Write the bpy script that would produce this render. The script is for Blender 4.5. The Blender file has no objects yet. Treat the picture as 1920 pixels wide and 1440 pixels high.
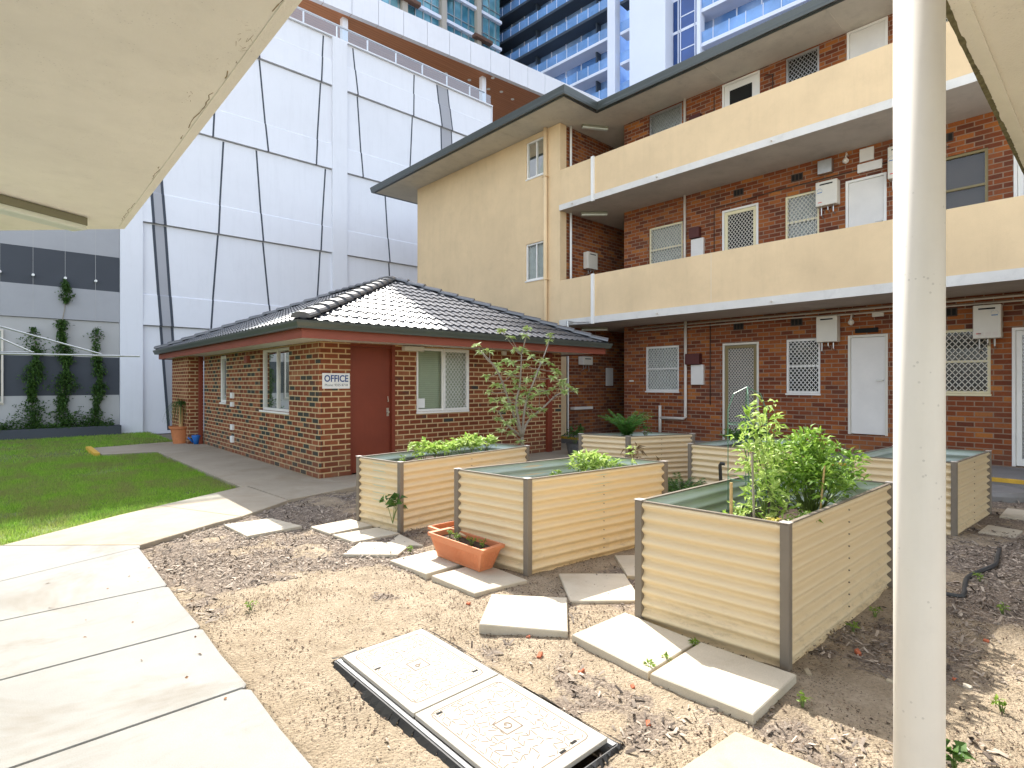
import bpy, math, random
import numpy as np
from math import sin, cos, pi, radians, sqrt
random.seed(7); rng = np.random.default_rng(7)
S = bpy.context.scene
# ------------------------------------------------------------ camera, sky, sun
CAMF, CX, CY, YAW, H = 1045.0, 960.0, 718.0, radians(47.7), 1.5
cam = bpy.data.cameras.new('camera'); co = bpy.data.objects.new('camera', cam)
S.collection.objects.link(co); S.camera = co
co.location = (0, 0, H); co.rotation_euler = (pi/2, 0, YAW - pi/2)
cam.sensor_width = 36; cam.lens = 36*CAMF/1920; cam.shift_y = -(720-CY)/1920
cam.clip_start = 0.05; cam.clip_end = 1000
SUNV = (0.262, 0.614, 0.748)                       # towards the sun
el = math.asin(SUNV[2]); az = math.atan2(SUNV[0], SUNV[1])
w = bpy.data.worlds.new("World"); S.world = w; w.use_nodes = True
nt = w.node_tree; bg = nt.nodes['Background']; sky = nt.nodes.new('ShaderNodeTexSky')
sky.sky_type = 'NISHITA'; sky.sun_disc = False; sky.sun_elevation = el; sky.sun_rotation = az
sky.air_density = 1.0; sky.dust_density = 1.6; sky.ozone_density = 1.0
hs = nt.nodes.new('ShaderNodeHueSaturation'); hs.inputs['Saturation'].default_value = 0.52
nt.links.new(sky.outputs[0], hs.inputs['Color']); nt.links.new(hs.outputs[0], bg.inputs[0]); bg.inputs[1].default_value = 0.15
sl = bpy.data.lights.new('sun', 'SUN'); sl.energy = 2.75; sl.angle = radians(0.5); sl.color = (1, 0.95, 0.87)
so = bpy.data.objects.new('sun', sl); S.collection.objects.link(so)
from mathutils import Vector, Matrix
so.rotation_euler = Vector(SUNV).to_track_quat('Z', 'Y').to_euler(); so.location = (0, 0, 60)
S.view_settings.view_transform = 'Standard'; S.view_settings.look = 'None'
S.view_settings.exposure = 1.95; S.view_settings.gamma = 1
S.render.engine = 'CYCLES'
S.cycles.max_bounces = 8; S.cycles.diffuse_bounces = 5; S.cycles.transparent_max_bounces = 16
S.cycles.caustics_reflective = False; S.cycles.caustics_refractive = False

# ------------------------------------------------------------ helpers
COL = S.collection
WL = {}                                            # world location of each object
def ray(px, py):
    k = (px-CX)/CAMF; F = (cos(YAW), sin(YAW)); R = (sin(YAW), -cos(YAW))
    return (F[0]+R[0]*k, F[1]+R[1]*k, (CY-py)/CAMF)
def atY(px, py, y): r = ray(px, py); t = y/r[1]; return Vector((r[0]*t, y, H+r[2]*t))
def atX(px, py, x): r = ray(px, py); t = x/r[0]; return Vector((x, r[1]*t, H+r[2]*t))
def atZ(px, py, z=0): r = ray(px, py); t = (z-H)/r[2]; return Vector((r[0]*t, r[1]*t, z))

def tag(o, label=None, cat=None, group=None, kind=None):
    if label: o['label'] = label
    if cat: o['category'] = cat
    if group: o['group'] = group
    if kind: o['kind'] = kind
    return o
def thing(name, label, cat, loc=(0, 0, 0), group=None):
    o = bpy.data.objects.new(name, None); COL.objects.link(o); o.location = loc; WL[o] = Vector(loc)
    o.empty_display_size = 0.1
    return tag(o, label, cat, group)

class MB:
    def __init__(s, T=None): s.v = []; s.f = []; s.m = []; s.T = T
    def add(s, vs, fs, mi=0):
        b = len(s.v)
        if s.T: vs = [s.T(p) for p in vs]
        s.v += [tuple(p) for p in vs]; s.f += [tuple(i+b for i in f) for f in fs]; s.m += [mi]*len(fs)
        return s
    def quad(s, a, b, c, d, mi=0): return s.add([a, b, c, d], [(0, 1, 2, 3)], mi)
    def box(s, x0, x1, y0, y1, z0, z1, mi=0):
        return s.add([(x0, y0, z0), (x1, y0, z0), (x1, y1, z0), (x0, y1, z0), (x0, y0, z1), (x1, y0, z1), (x1, y1, z1), (x0, y1, z1)],
                     [(0, 3, 2, 1), (4, 5, 6, 7), (0, 1, 5, 4), (1, 2, 6, 5), (2, 3, 7, 6), (3, 0, 4, 7)], mi)
    def prism(s, poly, z0, z1, mi=0, bev=0.0):
        a = sum(poly[i][0]*poly[(i+1) % len(poly)][1]-poly[(i+1) % len(poly)][0]*poly[i][1] for i in range(len(poly)))
        if a < 0: poly = poly[::-1]
        n = len(poly)
        zt = z1 if callable(z1) else (lambda x, y: z1)
        vs = [(p[0], p[1], z0) for p in poly] + [(p[0], p[1], zt(*p[:2])-bev) for p in poly]
        fs = [tuple(range(n))[::-1]] + [(i, (i+1) % n, n+(i+1) % n, n+i) for i in range(n)]
        if bev:
            cx = sum(p[0] for p in poly)/n; cy = sum(p[1] for p in poly)/n
            for p in poly:
                d = Vector((cx-p[0], cy-p[1])); d = d/d.length*bev*1.4
                vs.append((p[0]+d.x, p[1]+d.y, zt(p[0], p[1])))
            fs += [(n+i, n+(i+1) % n, 2*n+(i+1) % n, 2*n+i) for i in range(n)] + [tuple(range(2*n, 3*n))]
        else: fs += [tuple(range(n, 2*n))]
        return s.add(vs, fs, mi)
    def beam(s, a, b, w, h=None, up=(0, 0, 1), mi=0):
        a = Vector(a); b = Vector(b); h = h or w; d = (b-a).normalized(); u = Vector(up)
        if abs(d.dot(u)) > 0.99: u = Vector((1, 0, 0))
        x = d.cross(u).normalized()*w/2; y = x.cross(d).normalized()*h/2
        vs = [a-x-y, a+x-y, a+x+y, a-x+y, b-x-y, b+x-y, b+x+y, b-x+y]
        return s.add(vs, [(0, 1, 2, 3), (7, 6, 5, 4), (0, 4, 5, 1), (1, 5, 6, 2), (2, 6, 7, 3), (3, 7, 4, 0)], mi)
    def tube(s, pts, r, n=8, mi=0, cap=True):
        pts = [Vector(p) for p in pts]; m = len(pts)
        rs = r if isinstance(r, (list, tuple)) else [r]*m
        vs = []; fs = []; px = None
        for i, p in enumerate(pts):
            d = (pts[min(i+1, m-1)]-pts[max(i-1, 0)])
            d = d.normalized() if d.length > 1e-9 else Vector((0, 0, 1))
            if px is None: px = d.orthogonal().normalized()
            px = (px-d*px.dot(d)); px = px.normalized() if px.length > 1e-6 else d.orthogonal().normalized()
            py = d.cross(px)
            for k in range(n):
                a = 2*pi*k/n; vs.append(p+(px*cos(a)+py*sin(a))*rs[i])
        for i in range(m-1):
            for k in range(n):
                k2 = (k+1) % n; fs.append((i*n+k, i*n+k2, (i+1)*n+k2, (i+1)*n+k))
        if cap: fs += [tuple(range(n))[::-1], tuple(range((m-1)*n, m*n))]
        return s.add(vs, fs, mi)
    def lathe(s, c, prof, n=24, mi=0):
        vs = []; fs = []
        for r, z in prof:
            for k in range(n): vs.append((c[0]+r*cos(2*pi*k/n), c[1]+r*sin(2*pi*k/n), c[2]+z))
        for i in range(len(prof)-1):
            for k in range(n):
                k2 = (k+1) % n; fs.append((i*n+k, i*n+k2, (i+1)*n+k2, (i+1)*n+k))
        return s.add(vs, fs, mi)
    def build(s, name, mats, parent=None, smooth=False, origin=None, bevel=0):
        if not isinstance(mats, (list, tuple)): mats = [mats]
        if origin is None:
            if parent is not None: origin = WL[parent]
            else:
                A = np.array(s.v); origin = (A[:, 0].mean(), A[:, 1].mean(), A[:, 2].min())
        o3 = Vector(origin)
        me = bpy.data.meshes.new(name)
        A = np.array(s.v, dtype=float)-np.array(o3)
        me.from_pydata(A.tolist(), [], s.f)
        for m in mats: me.materials.append(m)
        if len(mats) > 1: me.polygons.foreach_set('material_index', s.m)
        if smooth: me.polygons.foreach_set('use_smooth', [True]*len(s.f))
        me.update()
        o = bpy.data.objects.new(name, me); COL.objects.link(o); WL[o] = o3
        if parent is not None: o.parent = parent; o.location = o3-WL[parent]
        else: o.location = o3
        if bevel:
            b = o.modifiers.new('bevel', 'BEVEL'); b.width = bevel; b.segments = 2; b.limit_method = 'ANGLE'
        return o
# P(u, z, off): a point on a wall plane; off = how far it stands out of the wall
def PX(x): return lambda u, z, o=0.0: (x-o, u, z)          # wall facing -X, u = Y
def PY(y): return lambda u, z, o=0.0: (u, y-o, z)          # wall facing -Y, u = X
def pbox(mb, P, u0, u1, z0, z1, o0, o1, mi=0):
    vs = [P(u0, z0, o0), P(u1, z0, o0), P(u1, z1, o0), P(u0, z1, o0), P(u0, z0, o1), P(u1, z0, o1), P(u1, z1, o1), P(u0, z1, o1)]
    return mb.add(vs, [(0, 1, 2, 3), (4, 7, 6, 5), (0, 4, 5, 1), (1, 5, 6, 2), (2, 6, 7, 3), (3, 7, 4, 0)], mi)
def wall(mb, P, u0, u1, z0, z1, holes=(), depth=0.1, mi=0):
    us = sorted(set([u0, u1]+[h[0] for h in holes]+[h[1] for h in holes])); zs = sorted(set([z0, z1]+[h[2] for h in holes]+[h[3] for h in holes]))
    for i in range(len(us)-1):
        for j in range(len(zs)-1):
            cu = (us[i]+us[i+1])/2; cz = (zs[j]+zs[j+1])/2
            if any(h[0] < cu < h[1] and h[2] < cz < h[3] for h in holes): continue
            mb.quad(P(us[i], zs[j]), P(us[i+1], zs[j]), P(us[i+1], zs[j+1]), P(us[i], zs[j+1]), mi)
    for a, b, c, d in holes:
        for (ua, za, ub, zb) in ((a, c, b, c), (b, c, b, d), (b, d, a, d), (a, d, a, c)):
            mb.quad(P(ua, za), P(ub, zb), P(ub, zb, -depth), P(ua, za, -depth), mi)
    return mb

# value noise
def vnoise(x, y, seed=0):
    xi = np.floor(x).astype(int); yi = np.floor(y).astype(int); fx = x-xi; fy = y-yi
    def h(a, b):
        n = (a*374761393+b*668265263+seed*1442695041) & 0x7fffffff
        n = ((n ^ (n >> 13))*1274126177) & 0x7fffffff
        return ((n ^ (n >> 16)) & 0xffff)/65535.0
    fx = fx*fx*(3-2*fx); fy = fy*fy*(3-2*fy)
    return (h(xi, yi)*(1-fx)+h(xi+1, yi)*fx)*(1-fy)+(h(xi, yi+1)*(1-fx)+h(xi+1, yi+1)*fx)*fy
def fbm(x, y, sc, seed=0, o=4):
    t = 0; a = 0.5; x = np.asarray(x, float)*sc; y = np.asarray(y, float)*sc
    for i in range(o): t = t+a*(vnoise(x, y, seed+i)-0.5); x = x*2.03+5.1; y = y*2.03+1.7; a *= 0.5
    return t

# ------------------------------------------------------------ materials
def ln(*c): return tuple(c)+(1,)
class NM:
    def __init__(s, name):
        s.m = bpy.data.materials.new(name); s.m.use_nodes = True; s.t = s.m.node_tree; s.n = s.t.nodes
        s.b = s.n['Principled BSDF']; s.out = s.n['Material Output']
    def new(s, t, **k):
        x = s.n.new(t)
        for a, b in k.items(): setattr(x, a, b)
        return x
    def l(s, a, b): s.t.links.new(a, b)
    def pos(s): return s.new('ShaderNodeNewGeometry').outputs['Position']
    def noise(s, scale, detail=4, rough=0.6, vec=None, dist=0):
        x = s.new('ShaderNodeTexNoise'); x.inputs['Scale'].default_value = scale; x.inputs['Detail'].default_value = detail
        x.inputs['Roughness'].default_value = rough; x.inputs['Distortion'].default_value = dist
        s.l(vec if vec is not None else s.pos(), x.inputs['Vector']); return x.outputs[0]
    def ramp(s, fac, stops, interp='LINEAR'):
        x = s.new('ShaderNodeValToRGB'); x.color_ramp.interpolation = interp
        e = x.color_ramp.elements
        while len(e) < len(stops): e.new(0.5)
        for i, (p, c) in enumerate(stops):
            e[i].position = p; e[i].color = ln(*c) if isinstance(c, (tuple, list)) else (c, c, c, 1)
        s.l(fac, x.inputs[0]); return x.outputs[0]
    def mix(s, fac, a, b, mode='MIX'):
        x = s.new('ShaderNodeMix'); x.data_type = 'RGBA'; x.blend_type = mode
        for sock, v in ((x.inputs[0], fac), (x.inputs[6], a), (x.inputs[7], b)):
            if isinstance(v, (int, float)): sock.default_value = v if sock == x.inputs[0] else (v, v, v, 1)
            elif isinstance(v, tuple): sock.default_value = ln(*v)
            else: s.l(v, sock)
        return x.outputs[2]
    def math(s, op, a, b=None, c=None):
        x = s.new('ShaderNodeMath'); x.operation = op
        for i, v in enumerate((a, b, c)):
            if v is None: continue
            if isinstance(v, (int, float)): x.inputs[i].default_value = v
            else: s.l(v, x.inputs[i])
        return x.outputs[0]
    def bump(s, h, strength=0.3, dist=0.01):
        x = s.new('ShaderNodeBump'); x.inputs['Strength'].default_value = strength; x.inputs['Distance'].default_value = dist
        s.l(h, x.inputs['Height']); s.l(x.outputs[0], s.b.inputs['Normal'])
    def col(s, c):
        if isinstance(c, tuple): s.b.inputs['Base Color'].default_value = ln(*c)
        else: s.l(c, s.b.inputs['Base Color'])
    def set(s, rough=None, metal=None, spec=None):
        if rough is not None: s.b.inputs['Roughness'].default_value = rough
        if metal is not None: s.b.inputs['Metallic'].default_value = metal
        if spec is not None: s.b.inputs['Specular IOR Level'].default_value = spec
        return s

def mplain(name, c, rough=0.6, var=0.12, sc=3.0, metal=0, spec=0.4, bump=0.0, bsc=60, dirt=0.0, streak=0.0, speck=0.0):
    n = NM(name); a = n.noise(sc, 5, 0.65)
    col = n.mix(n.ramp(a, [(0.3, 0.0), (0.7, 1.0)]), tuple(x*(1-var) for x in c), tuple(min(1, x*(1+var)) for x in c))
    if dirt:
        d = n.noise(sc*2.7, 6, 0.75); col = n.mix(n.ramp(d, [(0.52, 0.0), (0.75, dirt)]), col, tuple(x*0.45 for x in c))
    if streak:
        sp = n.new('ShaderNodeSeparateXYZ'); n.l(n.pos(), sp.inputs[0]); cv = n.new('ShaderNodeCombineXYZ')
        n.l(n.math('MULTIPLY', sp.outputs[0], 5), cv.inputs[0]); n.l(n.math('MULTIPLY', sp.outputs[1], 5), cv.inputs[1]); n.l(n.math('MULTIPLY', sp.outputs[2], 0.45), cv.inputs[2])
        d = n.noise(1.0, 6, 0.75, cv.outputs[0]); col = n.mix(n.ramp(d, [(0.50, 0.0), (0.74, streak)]), col, tuple(x*0.5 for x in c))
    if speck:
        vo = n.new('ShaderNodeTexVoronoi'); vo.inputs['Scale'].default_value = 55; n.l(n.pos(), vo.inputs['Vector'])
        m = n.math('MULTIPLY', n.math('LESS_THAN', vo.outputs['Distance'], 0.16), n.ramp(n.noise(7, 3, 0.6), [(0.55, 0.0), (0.6, 1.0)])); col = n.mix(n.math('MULTIPLY', m, speck), col, tuple(x*0.35 for x in c))
    n.col(col); n.set(rough, metal, spec)
    if bump: n.bump(n.noise(bsc, 4, 0.6), bump, 0.004)
    return n.m
def mbrick(name, stops, mortar, L=0.24, Hh=0.086, mw=0.011, cluster=None, mvar=0.15, stain=None):
    n = NM(name); g = n.new('ShaderNodeNewGeometry')
    sp = n.new('ShaderNodeSeparateXYZ'); n.l(g.outputs['Position'], sp.inputs[0])
    sn = n.new('ShaderNodeSeparateXYZ'); n.l(g.outputs['True Normal'], sn.inputs[0])
    ax = n.math('GREATER_THAN', n.math('ABSOLUTE', sn.outputs[0]), 0.5)
    u = n.math('ADD', n.math('MULTIPLY', ax, sp.outputs[1]), n.math('MULTIPLY', n.math('SUBTRACT', 1.0, ax), sp.outputs[0]))
    cv = n.new('ShaderNodeCombineXYZ'); n.l(u, cv.inputs[0]); n.l(n.math('ADD', sp.outputs[2], 0.004), cv.inputs[1])
    # slightly uneven courses
    dv = n.new('ShaderNodeVectorMath'); dv.operation = 'MULTIPLY_ADD'
    nz = n.new('ShaderNodeTexNoise'); nz.inputs['Scale'].default_value = 2.5; n.l(cv.outputs[0], nz.inputs['Vector'])
    n.l(nz.outputs['Color'], dv.inputs[0]); dv.inputs[1].default_value = (0.008, 0.008, 0); n.l(cv.outputs[0], dv.inputs[2])
    b = n.new('ShaderNodeTexBrick'); n.l(dv.outputs[0], b.inputs['Vector'])
    b.inputs['Scale'].default_value = 1; b.inputs['Brick Width'].default_value = L; b.inputs['Row Height'].default_value = Hh
    b.inputs['Mortar Size'].default_value = mw; b.inputs['Mortar Smooth'].default_value = 0.25; b.inputs['Bias'].default_value = 0
    b.inputs['Color1'].default_value = (0, 0, 0, 1); b.inputs['Color2'].default_value = (1, 1, 1, 1); b.inputs['Mortar'].default_value = (0.5, 0.5, 0.5, 1)
    rnd = b.outputs['Color']
    if cluster:
        cn = n.noise(cluster, 3, 0.6); rnd = n.math('ADD', n.math('MULTIPLY', rnd, 0.75), n.math('MULTIPLY', cn, 0.5)); rnd = n.math('SUBTRACT', rnd, 0.12)
    c = n.ramp(rnd, stops)
    fine = n.noise(28, 5, 0.7)
    c = n.mix(0.5, c, n.ramp(fine, [(0.25, 0.62), (0.75, 1.3)]), 'MULTIPLY')
    mt = n.mix(n.noise(9, 4, 0.7), tuple(x*(1-mvar) for x in mortar), tuple(min(1, x*(1+mvar)) for x in mortar))
    fac = b.outputs['Fac']
    c = n.mix(fac, c, mt)
    if stain: c = n.mix(n.ramp(n.noise(1.1, 5, 0.7), [(0.5, 0.0), (0.75, stain)]), c, (0.12, 0.09, 0.07))
    lowz = n.math('MULTIPLY', n.math('MAXIMUM', n.math('SUBTRACT', 0.5, sp.outputs[2]), 0.0), n.ramp(n.noise(4, 5, 0.75), [(0.35, 0.0), (0.7, 1.3)]))
    c = n.mix(lowz, c, (0.16, 0.115, 0.085))
    n.col(c); n.set(0.85, 0, 0.25)
    hgt = n.math('SUBTRACT', n.math('MULTIPLY', n.noise(70, 3, 0.6), 0.25), n.math('MULTIPLY', fac, 0.8))
    n.bump(hgt, 0.6, 0.008)
    return n.m

M = {}
RB = [(0.0, (0.035, 0.042, 0.036)), (0.10, (0.05, 0.05, 0.042)), (0.15, (0.155, 0.045, 0.020)), (0.5, (0.20, 0.056, 0.024)), (0.8, (0.25, 0.080, 0.034)), (1.0, (0.33, 0.16, 0.08))]
M['obrick'] = mbrick('office_brick', RB, (0.52, 0.36, 0.19), mw=0.012, cluster=2.2)
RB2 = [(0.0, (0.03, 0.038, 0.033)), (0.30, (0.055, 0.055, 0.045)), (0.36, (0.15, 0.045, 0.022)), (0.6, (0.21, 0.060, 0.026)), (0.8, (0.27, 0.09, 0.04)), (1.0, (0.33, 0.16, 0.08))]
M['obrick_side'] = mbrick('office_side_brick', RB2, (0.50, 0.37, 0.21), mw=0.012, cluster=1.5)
AB = [(0.0, (0.08, 0.030, 0.02)), (0.2, (0.145, 0.040, 0.018)), (0.5, (0.23, 0.060, 0.020)), (0.75, (0.32, 0.098, 0.026)), (1.0, (0.44, 0.165, 0.04))]
M['abrick'] = mbrick('old_red_brick', AB, (0.28, 0.19, 0.13), mw=0.0095, cluster=1.0, stain=0.4)
M['cream'] = mplain('cream_render', (0.715, 0.535, 0.32), 0.9, 0.07, 0.9, bump=0.5, bsc=130, spec=0.15, dirt=0.12, streak=0.11)
M['cream_canopy'] = mplain('cream_canopy_render', (0.90, 0.885, 0.80), 0.9, 0.06, 1.3, bump=0.9, bsc=90, spec=0.15, dirt=0.12, speck=0.25)
M['soffit'] = mplain('weathered_soffit', (0.62, 0.57, 0.48), 0.9, 0.10, 1.3, spec=0.1, dirt=0.3)
M['slabunder'] = mplain('slab_underside', (0.50, 0.46, 0.41), 0.9, 0.12, 1.2, spec=0.1, dirt=0.3)
M['white'] = mplain('white_paint', (0.80, 0.78, 0.73), 0.5, 0.05, 2.0, dirt=0.08)
M['slabedge'] = mplain('slab_edge_paint', (0.66, 0.63, 0.575), 0.7, 0.06, 2.0, dirt=0.25)
M['doorwhite'] = mplain('door_white_paint', (0.74, 0.71, 0.66), 0.5, 0.05, 2.0, dirt=0.06)
M['offwhite'] = mplain('offwhite_plastic', (0.68, 0.64, 0.55), 0.45, 0.04, 3.0)
M['pipe'] = mplain('pipe_paint', (0.66, 0.60, 0.52), 0.5, 0.05, 4.0)
M['creamframe'] = mplain('cream_frame', (0.74, 0.66, 0.42), 0.5, 0.04)
M['bronze'] = mplain('bronze_frame', (0.22, 0.17, 0.07), 0.45, 0.06)
M['gutter'] = mplain('charcoal_gutter', (0.062, 0.072, 0.068), 0.28, 0.06, 2, spec=0.6)
M['ogutter'] = mplain('dark_green_gutter', (0.075, 0.085, 0.07), 0.3, 0.06, 2, spec=0.6)
M['fascia'] = mplain('red_fascia', (0.27, 0.072, 0.042), 0.55, 0.08, 2)
M['reddoor'] = mplain('red_door', (0.20, 0.042, 0.02), 0.5, 0.10, 1.5, spec=0.35, streak=0.2)
M['metal'] = mplain('galvanised_metal', (0.5, 0.5, 0.49), 0.35, 0.1, 6, metal=0.8)
M['steel'] = mplain('brushed_steel', (0.6, 0.58, 0.52), 0.3, 0.05, 6, metal=0.9)
M['black'] = mplain('black_plastic', (0.02, 0.02, 0.02), 0.4, 0.1)
M['hose'] = mplain('grey_black_hose', (0.045, 0.048, 0.05), 0.5, 0.15)
M['void'] = mplain('dark_interior', (0.012, 0.012, 0.011), 0.9, 0.1)
M['wwall'] = mplain('white_panel', (0.73, 0.735, 0.775), 0.7, 0.025, 0.5, spec=0.25, dirt=0.06, streak=0.10)
M['wstrip'] = mplain('grey_panel', (0.36, 0.36, 0.385), 0.7, 0.04, 0.5)
M['joint'] = mplain('dark_joint', (0.05, 0.058, 0.075), 0.7, 0.05)
M['glight'] = mplain('light_grey_wall', (0.36, 0.36, 0.375), 0.85, 0.05, 0.7, dirt=0.08)
M['gmid'] = mplain('mid_grey_wall', (0.43, 0.42, 0.41), 0.85, 0.05, 0.7, dirt=0.08)
M['gdark'] = mplain('dark_grey_wall', (0.060, 0.066, 0.078), 0.8, 0.08, 0.7)
M['soil'] = mplain('dark_soil', (0.075, 0.055, 0.04), 0.95, 0.4, 18, bump=1.0, bsc=60, spec=0.1)
M['terra'] = mplain('terracotta_plastic', (0.58, 0.215, 0.10), 0.5, 0.07, 5, dirt=0.08)
M['terra2'] = mplain('terracotta_clay', (0.46, 0.17, 0.065), 0.7, 0.12, 5, dirt=0.2)
M['yellow'] = mplain('yellow_line_paint', (0.66, 0.40, 0.05), 0.6, 0.15, 6, dirt=0.3)
M['blue'] = mplain('blue_plastic', (0.02, 0.13, 0.42), 0.35, 0.05)
M['bamboo'] = mplain('bamboo', (0.50, 0.33, 0.14), 0.6, 0.2, 20)
M['greenwire'] = mplain('green_wire', (0.10, 0.22, 0.15), 0.4, 0.1)
M['redbox'] = mplain('red_meter_box', (0.085, 0.022, 0.018), 0.6, 0.15)
M['gmesh'] = mplain('fly_mesh', (0.15, 0.15, 0.13), 0.8, 0.1)
M['vent'] = mplain('terracotta_vent', (0.06, 0.04, 0.03), 0.8, 0.15)
M['brickbit'] = mplain('broken_brick', (0.42, 0.12, 0.06), 0.9, 0.3, 25, bump=0.6)
M['bark'] = mplain('grey_bark', (0.30, 0.26, 0.2), 0.8, 0.2, 20)
M['stem'] = mplain('green_stem', (0.13, 0.19, 0.05), 0.6, 0.2, 10)
M['inktext'] = mplain('blue_ink', (0.03, 0.07, 0.22), 0.6, 0.05)
M['greytext'] = mplain('grey_ink', (0.16, 0.17, 0.18), 0.6, 0.05)
M['signwhite'] = mplain('sign_white', (0.80, 0.80, 0.77), 0.4, 0.02)
M['redink'] = mplain('red_ink', (0.6, 0.06, 0.05), 0.5, 0.02)
M['blueink'] = mplain('sky_blue_ink', (0.04, 0.17, 0.4), 0.5, 0.02)
M['lamp'] = mplain('lamp_diffuser', (0.74, 0.80, 0.74), 0.3, 0.02)
M['lampbody'] = mplain('lamp_body', (0.24, 0.24, 0.17), 0.5, 0.03)
M['cover'] = mplain('polymer_cover', (0.42, 0.39, 0.335), 0.75, 0.05, 4, bump=0.5, bsc=200, dirt=0.15)
M['groove'] = mplain('cover_groove_dirt', (0.19, 0.145, 0.11), 0.9, 0.2, 20)
M['pitrim'] = mplain('pit_frame', (0.10, 0.10, 0.10), 0.7, 0.3, 8, dirt=0.4)
M['pitgrey'] = mplain('pit_frame_edge', (0.33, 0.33, 0.33), 0.6, 0.1, 8)
M['wood'] = None

def mcorr(name, c, dirt=0.12):
    n = NM(name); a = n.noise(1.4, 4, 0.6)
    col = n.mix(a, tuple(x*0.92 for x in c), tuple(min(1, x*1.06) for x in c))
    sp = n.new('ShaderNodeSeparateXYZ'); n.l(n.pos(), sp.inputs[0])
    st = n.new('ShaderNodeCombineXYZ'); n.l(n.math('MULTIPLY', sp.outputs[0], 9), st.inputs[0]); n.l(n.math('MULTIPLY', sp.outputs[1], 9), st.inputs[1]); n.l(n.math('MULTIPLY', sp.outputs[2], 30), st.inputs[2])
    d = n.noise(1.0, 6, 0.8, st.outputs[0]); low = n.math('SUBTRACT', 0.30, sp.outputs[2])
    m = n.math('MULTIPLY', n.ramp(d, [(0.50, 0.0), (0.70, 1.0)]), n.math('ADD', n.math('MULTIPLY', n.math('MAXIMUM', low, 0.0), 1.6), dirt))
    col = n.mix(m, col, (0.20, 0.15, 0.09))
    n.col(col); n.set(0.42, 0.0, 0.4)
    return n.m
M['corr'] = mcorr('cream_corrugated_steel', (0.72, 0.58, 0.365), 0.03)
M['corrin'] = mcorr('pale_green_liner', (0.53, 0.60, 0.53), 0.03)
M['post'] = mplain('bed_post', (0.19, 0.16, 0.125), 0.5, 0.08)
M['cap'] = mplain('bed_post_cap', (0.55, 0.5, 0.45), 0.4, 0.05)

def mconcrete(name, c, stain=0.35, sc=1.0, warm=(0.62, 0.52, 0.40)):
    n = NM(name)
    a = n.noise(1.6*sc, 6, 0.7); col = n.mix(n.ramp(a, [(0.3, 0.0), (0.7, 1.0)]), tuple(x*0.88 for x in c), tuple(min(1, x*1.07) for x in c))
    b = n.noise(0.9*sc, 5, 0.75, dist=0.6); col = n.mix(n.ramp(b, [(0.50, 0.0), (0.72, stain)]), col, tuple(c[i]*warm[i] for i in range(3)))
    s2 = n.noise(180, 3, 0.7); col = n.mix(0.28, col, n.ramp(s2, [(0.3, 0.55), (0.62, 1.1)]), 'MULTIPLY')
    v = n.noise(6*sc, 8, 0.85); col = n.mix(n.ramp(v, [(0.62, 0.0), (0.8, 0.35)]), col, tuple(x*0.4 for x in c))
    n.col(col); n.set(0.9, 0, 0.2); n.bump(n.math('ADD', n.noise(160, 3, 0.6), n.noise(14, 4, 0.6)), 0.35, 0.004)
    return n.m
M['conc'] = mconcrete('pale_concrete', (0.31, 0.307, 0.29), 0.75)
M['conc2'] = mconcrete('tan_concrete', (0.40, 0.345, 0.265), 0.4)
M['concside'] = mconcrete('walkway_concrete', (0.26, 0.25, 0.24), 0.3)
M['paver'] = mconcrete('cream_paver', (0.54, 0.485, 0.385), 0.3, 2.0)
M['paver2'] = mconcrete('weathered_paver', (0.45, 0.385, 0.28), 0.4, 2.5)

def msand():
    n = NM('sand_and_mulch')
    big = n.noise(0.9, 5, 0.65); med = n.noise(5, 6, 0.75); fine = n.noise(55, 5, 0.8)
    sand = n.mix(n.ramp(med, [(0.3, 0.0), (0.7, 1.0)]), (0.30, 0.24, 0.165), (0.44, 0.36, 0.265))
    sand = n.mix(0.6, sand, n.ramp(fine, [(0.3, 0.5), (0.6, 1.2)]), 'MULTIPLY')
    vo = n.new('ShaderNodeTexVoronoi'); vo.inputs['Scale'].default_value = 70; n.l(n.pos(), vo.inputs['Vector'])
    spk = n.math('MULTIPLY', n.math('LESS_THAN', vo.outputs['Distance'], 0.24), n.ramp(n.noise(2.3, 5, 0.7), [(0.40, 0.0), (0.62, 1.0)]))
    sand = n.mix(spk, sand, (0.085, 0.06, 0.045))
    mul = n.mix(n.ramp(fine, [(0.35, 0.0), (0.65, 1.0)]), (0.10, 0.078, 0.062), (0.36, 0.295, 0.235))
    sand = n.mix(n.ramp(n.noise(3.1, 6, 0.8), [(0.52, 0.0), (0.70, 0.55)]), sand, (0.15, 0.115, 0.08))
    at = n.new('ShaderNodeAttribute'); at.attribute_name = 'mulch'
    f = n.math('ADD', at.outputs['Fac'], n.math('MULTIPLY', n.math('SUBTRACT', n.noise(9, 6, 0.8), 0.5), 0.9))
    col = n.mix(n.ramp(f, [(0.42, 0.0), (0.58, 1.0)]), sand, mul)
    n.col(col); n.set(0.95, 0, 0.1)
    n.bump(n.math('ADD', n.noise(40, 6, 0.75), n.math('MULTIPLY', vo.outputs['Distance'], 0.4)), 0.9, 0.02)
    return n.m
M['sand'] = msand()
M['ground'] = mplain('bare_ground', (0.20, 0.17, 0.12), 0.95, 0.3, 2, bump=0.6, bsc=20)
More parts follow.
